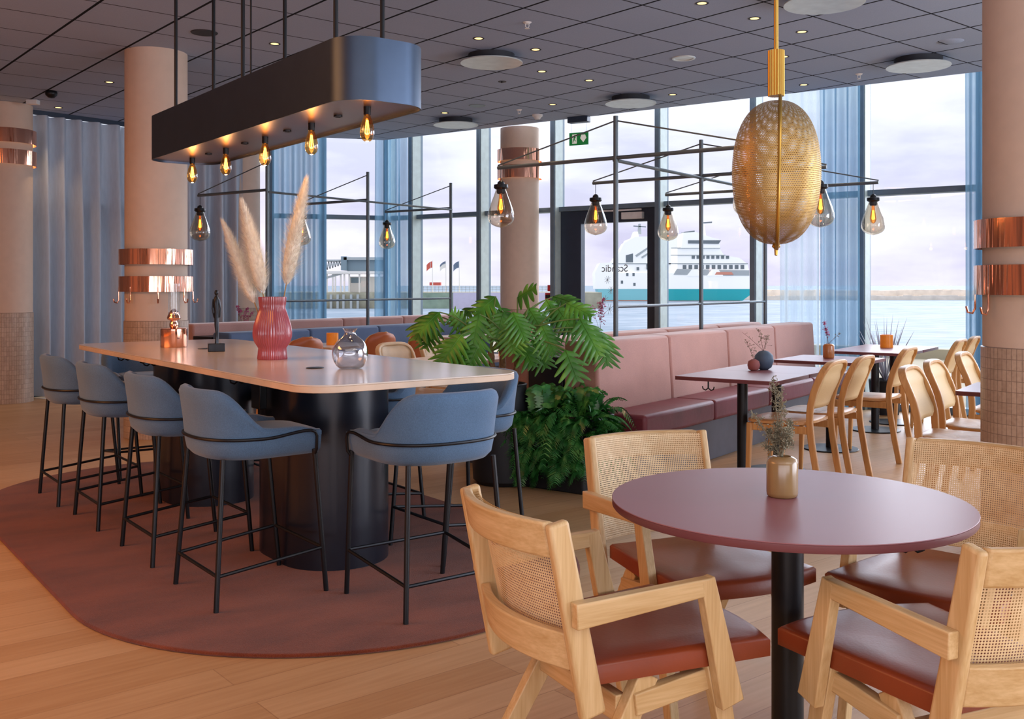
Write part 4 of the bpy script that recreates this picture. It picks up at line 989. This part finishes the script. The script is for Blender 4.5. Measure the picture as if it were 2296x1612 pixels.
# spiky plant by the window
sp_ = thing('spiky_plant', 'grey purple spiky leaved plant in dark pot by the right window', 'plant', st(sk(1985, 3.5), 3.5))
obj('pot', MB().lathe([(0, 0), (.13, 0), (.16, .34), (.15, .35), (.14, .32), (0, .32)], 28), M['potblack'], sp_)
bl = MB()
for i in range(26):
    az = r3.uniform(0, 6.283); L = r3.uniform(.45, .72); tl = r3.uniform(.1, .65); d = Vector((math.cos(az)*math.sin(tl), math.sin(az)*math.sin(tl), math.cos(tl))); b = Vector((0, 0, .32)); sd = d.orthogonal().normalized()*.016
    bl.add([b-sd*.6, b+sd*.6, b+d*L*.5+sd, b+d*L, b+d*L*.5-sd], [(0, 1, 2, 3, 4)])
obj('leaves', bl, plain('grey purple blade', '#8a8494', .5, var=.2), sp_)
# heather pots on the far side of the sofas
for (s, q, l) in ((-1.86, 1.6, 'pink heather sprig above the pink sofa back, in front of the door jamb'), (-5.9, .55, 'pink heather sprig right of the raspberry vase, by the sheer curtain')):
    o1 = st(s, q, TZ2); cafe_table(st(s, q), ROT_S, .62, .7, M['whitetop'], M['tableedge'], 'pale topped table hidden behind the ' + ('pink sofa' if s > -3 else 'far left sofa'), hook=False)
    bottle('bud_vase', o1, cyl(.045, .12), M['orangevase'], 'small orange bud vase hidden behind the ' + ('pink sofa back' if s > -3 else 'far left sofa back'))
    o2 = o1 + Vector((0, 0, .115)); sprig('heather_sprig', o2, l, [((.03, 0, .33), 60), ((.0, .02, .29), 50), ((-.08, 0, .26), 14)] if s > -3 else [((.06, 0, .2), 50), ((-.05, .02, .22), 50), ((.12, 0, .16), 30)], M['heather'], M['twig'], 12, spread=.05, ls=.02)

# ------------------------------------------------------------------ ceiling fittings
def cp_(x, y, drop=0): return gp(x, y, CEIL - drop)
dl = None
DL = [(245,184,'beside the far left column, in front of the grey curtain'), (131,241,'closest to the grey curtain track at left'), (616,98,'between the black pendant rods and the blush column'), (1073,86,'left of the middle brushed metal disc pair, nearest the black pendant'), (1201,111,'right above the near brushed disc'),
      (1215,160,'right beside the near brushed disc'), (1321,180,'left of the far pale disc, second row'), (1239,234,'beside the smoke detector'), (997,253,'nearest the far left pale disc'), (1574,7,'at the top edge left of the brass rod'), (1692,41,'just left of the brass rod'),
      (1798,71,'just right of the brass rod below the big disc'), (1757,127,'half hidden by the brass grip'), (1508,212,'near the window edge, right of the far pale disc'), (1802,190,'near the window edge, above the sheer curtain')]
for x, y, l in DL:
    p = cp_(x, y); lab = 'small warm ceiling spotlight, ' + l
    if dl is None:
        dl = thing('ceiling_spotlight', lab, 'spotlight', p, 0, 'recessed ceiling spotlights')
        obj('trim_ring', MB().lathe([(.033, -.002), (.047, -.003), (.048, 0), (.033, 0), (.033, -.002)], 28, cap=False), M['discdark'], dl); obj('lamp_face', MB().lathe([(.033, -.0015), (0, -.0015)], 24, cap=False), M['downglow'], dl)
    else: dup(dl, p, 0, lab)
dd = None
for x, y, l, m in ((1102, 142, 'brushed, near middle, reflecting the windows', 1), (1414, 233, 'pale, near the window edge in the middle', 0), (1022, 281, 'pale, farthest left above the blue sheer', 0), (2059, 150, 'pale, at the right near the column', 0), (1848, 9, 'brushed, cut off by the top edge', 1)):
    p = cp_(x, y, .075); lab = 'large round ceiling air diffuser disc, ' + l
    if dd is None:
        dd = thing('air_diffuser', lab, 'air diffuser', (p.x, p.y, CEIL), 0, 'round ceiling diffusers')
        obj('duct_collar', MB().lathe([(.20, 0), (.20, -.066)], 48, cap=False), M['discdark'], dd); obj('disc', MB().lathe([(0, -.066), (.268, -.066), (.27, -.07), (.27, -.074), (.268, -.076), (0, -.076)], 64), M['discwhite'], dd)
    else: dup(dd, (p.x, p.y, CEIL), 0, lab)
def small(name, x, y, prof, mat, label, cat, z=0):
    p = cp_(x, y); o = obj(name, MB().lathe(prof, 28), mat); o.location = p; return tag(o, label, cat)
small('ceiling_speaker', 458, 73, [(0, -.006), (.1, -.006), (.105, 0), (0, 0)], M['discdark'], 'dark round speaker in the ceiling left of the pendant rods', 'speaker')
small('ceiling_speaker', 1533, 130, [(0, -.002), (.08, -.002), (.085, -.008), (.1, -.008), (.104, 0), (0, 0)], M['discwhite'], 'white rimmed round speaker in the ceiling, left of brass grip', 'speaker')
small('ceiling_speaker', 1070, 237, [(0, -.004), (.09, -.004), (.095, 0), (0, 0)], M['steel'], 'grey round ceiling speaker near the window side, above far left disc', 'speaker')
small('ceiling_speaker', 2131, 93, [(0, -.003), (.1, -.003), (.104, 0), (0, 0)], M['ceiling'], 'ceiling coloured round speaker at the right by the column', 'speaker')
small('ceiling_sensor', 1126, 183, [(0, -.012), (.012, -.012), (.014, -.004), (.04, -.004), (.042, 0), (0, 0)], M['black'], 'small black ring sensor with white dot in ceiling', 'sensor')
sk_ = None
for x, y, l in ((1182, 50, 'near the top middle of the photo'), (1164, 246, 'near the smoke detector by the windows'), (1926, 166, 'at right near the pale disc')):
    p = cp_(x, y); lab = 'white sprinkler head under the ceiling tiles, ' + l
    if sk_ is None:
        sk_ = thing('sprinkler', lab, 'sprinkler', p, 0, 'ceiling sprinklers')
        obj('rosette', MB().lathe([(0, -.012), (.02, -.012), (.035, 0), (0, 0)], 20), M['white'], sk_); obj('frame', MB().tube([(-.012, 0, -.01), (-.014, 0, -.03), (0, 0, -.045)], .003, 6).tube([(.012, 0, -.01), (.014, 0, -.03), (0, 0, -.045)], .003, 6), M['white'], sk_)
        obj('deflector', MB().lathe([(0, -.048), (.018, -.048), (.018, -.045), (0, -.045)], 16), M['white'], sk_)
    else: dup(sk_, p, 0, lab)
small('smoke_detector', 1205, 257, [(0, -.055), (.03, -.055), (.045, -.03), (.06, -.02), (.062, 0), (0, 0)], M['white'], 'white smoke detector on ceiling above the copper ringed column', 'smoke detector')
small('security_camera', 115, 204, [(0, -.075), (.03, -.07), (.055, -.045), (.06, -.02), (.05, 0), (0, 0)], M['black'], 'black dome camera on ceiling at the far left', 'camera')
p = cp_(74, 224); tag(obj('sensor_box', MB().box(-.06, .06, -.04, .04, -.05, 0, Matrix.Translation(p)), M['white'], bevel=.006), 'white box sensor on ceiling beside the far left column', 'sensor')
# exit sign
ex = cp_(1298, 262); ex = thing('exit_sign', 'hanging green emergency exit sign with running figure near the door', 'sign', (ex.x, ex.y, CEIL), ROT_S + R(6))
sc = ex.location.y/F
obj('lamp_box', MB().box(-.13, .13, -.05, .05, -.07, 0), M['framedark'], ex, .006)
obj('wire', MB().tube([(-.1, 0, -.07), (-.1, 0, -.19)], .001, 5).tube([(.1, 0, -.07), (.1, 0, -.19)], .001, 5), M['steel'], ex)
pz1, pz0 = -.185, -.335; pnl = obj('panel', MB().box(-.125, .125, -.006, .006, pz0, pz1), M['green'], ex, .002)
pic = MB(); y_ = -.0075
def pq(pts): pic.add([(x, y_, z) for x, z in pts] + [(x, y_+.001, z) for x, z in pts], [tuple(range(len(pts))), tuple(range(2*len(pts)-1, len(pts)-1, -1))])
pq([(-.085, pz0+.02), (-.025, pz0+.02), (-.025, pz1-.02), (-.085, pz1-.02)])
pq([(.06, pz0+.03), (.10, pz0+.08), (.085, pz1-.03), (.035, pz1-.03), (.02, pz0+.08)])
obj('pictogram', pic, M['signwhite'], pnl)
man = MB(); y_ = -.0095; pic = man
pic.ball((-.05, y_, pz1-.036), .008, .001, .008, 12, 8)
pq([(-.062, pz1-.05), (-.045, pz1-.048), (-.05, pz0+.075), (-.068, pz0+.078)]); pq([(-.066, pz0+.08), (-.056, pz0+.08), (-.036, pz0+.05), (-.046, pz0+.045)]); pq([(-.066, pz0+.078), (-.055, pz0+.075), (-.072, pz0+.03), (-.08, pz0+.034)]); pq([(-.05, pz1-.052), (-.046, pz1-.06), (-.03, pz1-.068), (-.03, pz1-.062)])
obj('figure', man, M['green'], pnl)

# ------------------------------------------------------------------ outside
WZ = -4.0
def out_box(name, mb, mat, label=None, cat=None, kind=None): return tag(obj(name, mb, mat), label, cat, None, kind)
qa, qb, qc, qd = st(-60, TG+.16), st(40, TG+.16), st(40, 12.8), st(-60, 12.8)
struct('quay', MB().prism([(p.x, p.y) for p in (qa, qb, qc, qd)], WZ-1, -.06), M['quay'])
kb = MB()
ka, kb1 = st(-60, 12.5), st(40, 12.8); struct('kerb', MB().box(-60, 40, 12.45, 12.8, -.06, .12, Matrix.Translation((O[0], O[1], 0)) @ Matrix.Rotation(ROT_S, 4, 'Z')), M['quay'])
tag(obj('sea', MB().add([(-2500, 14, WZ), (2500, 14, WZ), (6000, 9000, WZ), (-6000, 9000, WZ)], [(0, 1, 2, 3)]), M['sea']), 'grey blue rippled harbour water outside the windows', 'sea', None, 'stuff')
def far(x, y, Z): return Vector(((x-CX)*Z/F, Z, EYE + (HY-y)*Z/F))
Z1 = 358.; bw_ = MB(); N = 60
xs = [lerp(1690, 2900, i/N) for i in range(N+1)]; r4 = random.Random(2)
for i in range(N):
    a, b = far(xs[i], 0, Z1).x, far(xs[i+1], 0, Z1).x; h = -.6 + r4.uniform(-.25, .35); bw_.box(a, b+.01, Z1, Z1+14, WZ-1, h); bw_.box(a, b+.01, Z1-5, Z1, WZ-1, -2.4 + r4.uniform(-.15, .15))
out_box('breakwater', bw_, M['stone'], 'long pale stone breakwater across the water at the right', 'breakwater', 'structure')
# left quay with sheet piling, bank, terminal and flags
Z2 = 226.
out_box('far_quay', MB().box(far(560, 0, Z2).x, far(1350, 0, Z2).x, Z2+.5, Z2+30, WZ-1, -.35), M['oldquay'], 'weathered far harbour quay below the flags', 'quay', 'structure')
def strip(x0, x1, y0, y1, Z, dep, mat, name, label, cat):
    a, b = far(x0, y1, Z), far(x1, y0, Z); return out_box(name, MB().box(a.x, b.x, Z, Z+dep, a.z, b.z), mat, label, cat)
strip(915, 1015, 657, 693, Z2, .4, M['grass'], 'grass_bank', 'grey green bank strip on the far quay under the flags', 'bank')
strip(1016, 1260, 656, 692, Z2, .4, M['lilac'], 'sheet_piling', 'pale lilac sheet piling on far quay behind the big plant', 'quay wall')
strip(1296, 1350, 664, 680, Z2+60, 6, M['quay'], 'pier_head', 'pale pier head seen through the door at the ferry stern', 'pier')
fe = thing('quay_fence', 'thin fence along the far quay behind the flags', 'fence'); fm = MB()
for i in range(40): 
    x = far(lerp(915, 1250, i/39), 0, Z2+6).x; fm.box(x-.04, x+.04, Z2+6, Z2+6.1, -.4, 1.1)
for z in (.3, .7, 1.1): fm.box(far(915, 0, Z2+6).x, far(1250, 0, Z2+6).x, Z2+6, Z2+6.1, z-.04, z+.04)
obj('railing', fm, M['shipgrey'], fe)
for i, (x, m1, lb) in enumerate(((970, M['flagred'], 'flagpole with a red flag, beside the mullion'), (1000, M['offwhite'], 'flagpole with a white and grey flag, middle of the three'), (1030, M['flagblue'], 'flagpole with a blue grey flag, right of the thin post'))):
    a = far(x, 660, Z2+8); t = thing('flagpole', lb, 'flagpole', a, 0, 'flags on the far quay'); hgt = far(x, 583, Z2+8).z - a.z
    obj('pole', MB().tube([(0, 0, -.5), (0, 0, hgt)], [.13, .07], 8), M['offwhite'], t)
    rows = [[(-.1 - 1.3*u, .25*math.sin(u*5), hgt - .3 - 1.5*v - .9*u*u) for u in [k/8 for k in range(9)]] for v in (0, .5, 1)]
    fl = obj('flag', MB().grid(rows), m1, t, angle=180)
    if i == 0: obj('cross', MB().grid([[(x_, y__ - .02, z_) for x_, y__, z_ in r_] for r_ in [[(-.5 - .02*k, .25*math.sin((.35)*5), hgt - .3 - 1.5*v - .2) for k in (0, 8)] for v in (0, 1)]]), M['offwhite'], fl)
    if i == 1: obj('stripe', MB().grid([[(p_[0], p_[1]-.02, p_[2]) for p_ in r_] for r_ in [rows[0], [(a_[0], a_[1], lerp(a_[2], b_[2], .7)) for a_, b_ in zip(rows[0], rows[1])]]]), M['flagblue'], fl)
Z3 = 232.
tm = thing('ferry_terminal', 'pale ferry terminal with glazed gangway on stilts at the far left', 'building'); f3 = lambda x, y: far(x, y, Z3)
def tb(n, x0, x1, y0, y1, mat, d0=0, d1=8): a, b = f3(x0, y1), f3(x1, y0); return obj(n, MB().box(a.x, b.x, Z3+d0, Z3+d1, a.z, b.z), M[mat], tm)
tb('glazed_gangway', 779, 868, 583, 608, 'glassblue'); tb('roof', 772, 872, 577, 583, 'shipgrey', -1, 9); tb('lift_tower', 766, 779, 575, 606, 'glassblue', -1, 9); tb('lower_deck', 728, 868, 608, 614, 'offwhite', -1, 9); tb('office', 780, 860, 620, 655, 'offwhite', 2, 8)
tb('window_band', 784, 806, 622, 634, 'glassblue', 1.9, 2.1); tb('ramp', 728, 768, 582, 586, 'shipgrey')
tr_ = MB()
for i in range(7):
    a, b = f3(728+6*i, 606-2*i), f3(731+6*i, 586); tr_.beam(a, b, .25, .25, (0, 1, 0)); tr_.beam(f3(731+6*i, 586), f3(734+6*i, 605-2*i), .25, .25, (0, 1, 0))
tr_.beam(f3(728, 624), f3(776, 610), .5, .5, (0, 1, 0)); obj('truss', tr_, M['shipgrey'], tm)
for x in (733, 746, 752, 764, 772, 783, 806, 828, 850): 
    a, b = f3(x, 660), f3(x, 612); obj('stilt', MB().beam(a, b, .35, .35, (0, 1, 0)), M['offwhite'], tm)
qm = MB()
for x in (740, 755, 768, 785, 800, 822): a, b = far(x, 693, Z2), far(x+5, 660, Z2); qm.box(a.x, b.x, Z2-.4, Z2+.4, WZ-.5, b.z)
out_box('fender_piles', qm, M['shipgrey'], 'row of pale fender piles on far quay below the terminal', 'piles', 'stuff')
# ferry
Z4 = 332.; fy = thing('ferry', 'white ferry with turquoise hull band passing outside the door and windows', 'ship'); f4 = lambda x, y, d=0: Vector(((x-CX)*Z4/F, Z4+d, EYE + (HY-y)*Z4/F))
def slab(n, pts, mat, d0, d1, par=None):
    P = [f4(x, y) for x, y in pts]; n_ = len(P); vs = [(p.x, Z4+d0, p.z) for p in P] + [(p.x, Z4+d1, p.z) for p in P]
    return obj(n, MB().add(vs, [tuple(range(n_)), tuple(range(2*n_-1, n_-1, -1))] + [(i, n_+i, n_+(i+1) % n_, (i+1) % n_) for i in range(n_)]), M[mat], par or fy)
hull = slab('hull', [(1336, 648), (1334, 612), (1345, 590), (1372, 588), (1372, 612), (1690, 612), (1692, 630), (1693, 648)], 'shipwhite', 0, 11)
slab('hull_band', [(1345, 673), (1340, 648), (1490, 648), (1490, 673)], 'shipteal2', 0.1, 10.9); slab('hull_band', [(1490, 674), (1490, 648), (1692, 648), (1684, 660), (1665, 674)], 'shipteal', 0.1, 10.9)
slab('boot_topping', [(1350, 680), (1345, 670), (1500, 671), (1660, 674), (1655, 680)], 'shipred', .2, 10.8)
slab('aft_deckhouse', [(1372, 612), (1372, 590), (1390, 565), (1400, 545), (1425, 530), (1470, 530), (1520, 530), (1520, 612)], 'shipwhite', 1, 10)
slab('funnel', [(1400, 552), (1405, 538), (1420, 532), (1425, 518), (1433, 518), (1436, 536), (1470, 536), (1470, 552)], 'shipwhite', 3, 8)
slab('garage_opening', [(1404, 588), (1404, 572), (1420, 568), (1420, 588)], 'shipdark', .9, 1.2)
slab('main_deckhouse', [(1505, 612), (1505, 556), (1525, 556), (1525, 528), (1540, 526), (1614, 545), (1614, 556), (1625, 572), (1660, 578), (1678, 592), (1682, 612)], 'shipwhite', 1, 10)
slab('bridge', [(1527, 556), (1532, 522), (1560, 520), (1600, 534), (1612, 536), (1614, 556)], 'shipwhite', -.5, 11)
slab('bridge_window', [(1542, 546), (1542, 539), (1616, 539), (1610, 547)], 'shipdark', -.8, -.4)
slab('mast', [(1578, 526), (1580, 498), (1584, 498), (1588, 526)], 'shipwhite', 4, 6); slab('mast', [(1434, 524), (1436, 500), (1440, 500), (1442, 524)], 'shipgrey', 4, 6); slab('radar', [(1576, 500), (1576, 497), (1602, 495), (1602, 498)], 'shipdark', 4, 5); slab('radar', [(1424, 506), (1424, 504), (1452, 506), (1452, 508)], 'shipdark', 4, 5)
slab('exhaust', [(1534, 524), (1536, 519), (1560, 516), (1560, 524)], 'shipdark', 2, 8)
for pts in ([(1506, 557), (1506, 555), (1616, 555), (1616, 557)], [(1505, 573), (1505, 571), (1628, 571), (1628, 573)], [(1500, 592), (1500, 590), (1678, 590), (1678, 592)], [(1372, 592), (1372, 590), (1505, 590), (1505, 592)], [(1425, 572), (1462, 548), (1464, 551), (1428, 576)], [(1438, 576), (1470, 556), (1472, 559), (1441, 579)]): slab('deck_line', pts, 'shipgrey', .7, 1.02)
slab('garage_opening', [(1450, 600), (1450, 592), (1458, 592), (1458, 600)], 'shipdark', .9, 1.2); slab('lifeboat', [(1602, 616), (1606, 610), (1640, 610), (1644, 616)], 'shipred', -.4, .2)
for x in (1545, 1590): slab('hull_arch', [(x-6, 619), (x+6, 604), (x+20, 604), (x+32, 619)], 'shipwhite', -.35, .1)
for x in range(1552, 1630, 11): slab('window', [(x, 580), (x, 573), (x+7, 573), (x+7, 580)], 'shipdark', .8, 1.05)
for x in range(1532, 1668, 13): slab('window', [(x, 603), (x, 594), (x+8, 594), (x+8, 603)], 'shipdark', .8, 1.05)
slab('promenade', [(1510, 616), (1518, 603), (1660, 606), (1680, 606), (1680, 618), (1630, 618)], 'shipgrey', -.15, .5)
for x, y in ((1428, 602), (1450, 600), (1404, 615), (1418, 615), (1392, 632), (1420, 637)): slab('window', [(x, y+4), (x, y-3), (x+5, y-3), (x+5, y+4)], 'shipdark', -.1, .2 if y > 610 else 1.05)
strip(963, 988, 633, 640, 900., 10, M['flagred'], 'distant_boat', 'tiny red boat on the horizon left of the flags', 'boat')

# ------------------------------------------------------------------ light
def area(name, loc, rot, size, energy, color, sy=None):
    l = bpy.data.lights.new(name, 'AREA'); l.energy = energy; l.color = color[:3]; l.size = size
    if sy: l.shape = 'RECTANGLE'; l.size_y = sy
    o = bpy.data.objects.new(name, l); C.objects.link(o); o.location = loc; o.rotation_euler = rot; return o
def spot(name, loc, energy, color, ang=70, blend=.8, r=.04):
    l = bpy.data.lights.new(name, 'SPOT'); l.energy = energy; l.color = color[:3]; l.spot_size = R(ang); l.spot_blend = blend; l.shadow_soft_size = r
    o = bpy.data.objects.new(name, l); C.objects.link(o); o.location = loc; return o
def point(name, loc, energy, color, r=.02):
    l = bpy.data.lights.new(name, 'POINT'); l.energy = energy; l.color = color[:3]; l.shadow_soft_size = r
    o = bpy.data.objects.new(name, l); C.objects.link(o); o.location = loc; return o
warm, wn2, cool = lin('#ffd0a0'), lin('#ffc080'), lin('#e6eefc')
for x, y, l in DL:
    p = cp_(x, y); spot('spotlight_beam', p - Vector((0, 0, .012)), 26, warm, 80)
area('ceiling_fill_light', (3.2, -.8, CEIL-.02), (0, 0, 0), 3.5, 80, lin('#fff0e0'), 3)  # added fill lamps under the ceiling, not real panel fittings
area('ceiling_fill_light', (-.6, -.9, CEIL-.02), (0, 0, 0), 3.5, 45, lin('#ffe6d0'), 3)
area('ceiling_fill_light', (-5.6, 2.6, CEIL-.02), (0, 0, 0), 3.0, 260, lin('#ffa964'), 3.0)  # added orange fill that warms the floor at left
area('back_fill_light', (.5, -3.05, 1.3), (R(128), 0, 0), 9.5, 330, lin('#eef1ff'), 2.2)  # added fill lamp behind the camera, tilted up to lift the ceiling; no window
area('side_fill_light', (7.7, 2.0, 1.72), (R(100), 0, R(90+8)), 6.5, 560, lin('#e6eeff'), 3.0)  # added cool fill lamp before the plain right wall, which has no window
for i in range(4):
    q = bar(0, pc0 + .21 + .272 + .544*i, PH - .0); spot('pendant_spot_beam', q, 9, wn2, 55, .6, .012)
for i in range(5):
    q = bar(0, pc0 + .21 + .544*i, PH - .14); point('pendant_bulb_glow', q, 1.6, wn2, .02)
sun = bpy.data.lights.new('daylight_sun', 'SUN'); sun.energy = 5.0; sun.angle = R(60); sun.color = lin('#f3f4ff')[:3]
so = bpy.data.objects.new('daylight_sun', sun); C.objects.link(so)
dv = Vector((-E2[0] - .15, -E2[1], -.5)).normalized(); so.rotation_euler = dv.to_track_quat('-Z', 'Y').to_euler()

w = bpy.data.worlds.new('overcast sky'); bpy.context.scene.world = w; w.use_nodes = True; nt = w.node_tree; bg = nt.nodes['Background']
tcn = nt.nodes.new('ShaderNodeTexCoord'); sep = nt.nodes.new('ShaderNodeSeparateXYZ'); nt.links.new(tcn.outputs['Generated'], sep.inputs[0])
def wramp(stops):
    n = nt.nodes.new('ShaderNodeValToRGB'); e = n.color_ramp.elements
    while len(e) < len(stops): e.new(.5)
    for x, (p, c) in zip(e, stops): x.position = p; x.color = lin(c)
    return n
g1 = wramp([(0, '#dcd2e4'), (.04, '#d8d0e4'), (.12, '#dfe0ef'), (.24, '#f4f7fc'), (.5, '#ffffff')]); nt.links.new(sep.outputs[2], g1.inputs[0])
mpw = nt.nodes.new('ShaderNodeMapping'); mpw.inputs['Scale'].default_value = (3, 3, 11); nt.links.new(tcn.outputs['Generated'], mpw.inputs[0])
nz = nt.nodes.new('ShaderNodeTexNoise'); nz.inputs['Scale'].default_value = 2.2; nz.inputs['Detail'].default_value = 6; nt.links.new(mpw.outputs[0], nz.inputs['Vector'])
g2 = wramp([(.38, '#b9b4cf'), (.52, '#e4dfec'), (.66, '#fffdfd')]); nt.links.new(nz.outputs['Fac'], g2.inputs[0])
mxw = nt.nodes.new('ShaderNodeMix'); mxw.data_type = 'RGBA'; mxw.inputs[0].default_value = .45; nt.links.new(g1.outputs[0], mxw.inputs[6]); nt.links.new(g2.outputs[0], mxw.inputs[7])
nt.links.new(mxw.outputs[2], bg.inputs[0]); bg.inputs[1].default_value = 1.38

# ------------------------------------------------------------------ camera and view
cam = bpy.data.cameras.new('camera'); co = bpy.data.objects.new('camera', cam); C.objects.link(co)
co.location = (0, 0, EYE); co.rotation_euler = (R(90), 0, 0); cam.sensor_width = 36; cam.lens = 36*F/2296
cam.shift_x = 0; cam.shift_y = -(806 - HY)/2296; cam.clip_end = 20000; cam.clip_start = .05
sc_n = bpy.context.scene; sc_n.camera = co
sc_n.view_settings.view_transform = 'Standard'; sc_n.view_settings.look = 'None'; sc_n.view_settings.exposure = 0
cy = sc_n.cycles; cy.max_bounces = 8; cy.diffuse_bounces = 4; cy.glossy_bounces = 4; cy.transparent_max_bounces = 24; cy.transmission_bounces = 6; cy.sample_clamp_indirect = 6; cy.caustics_reflective = False; cy.caustics_refractive = False
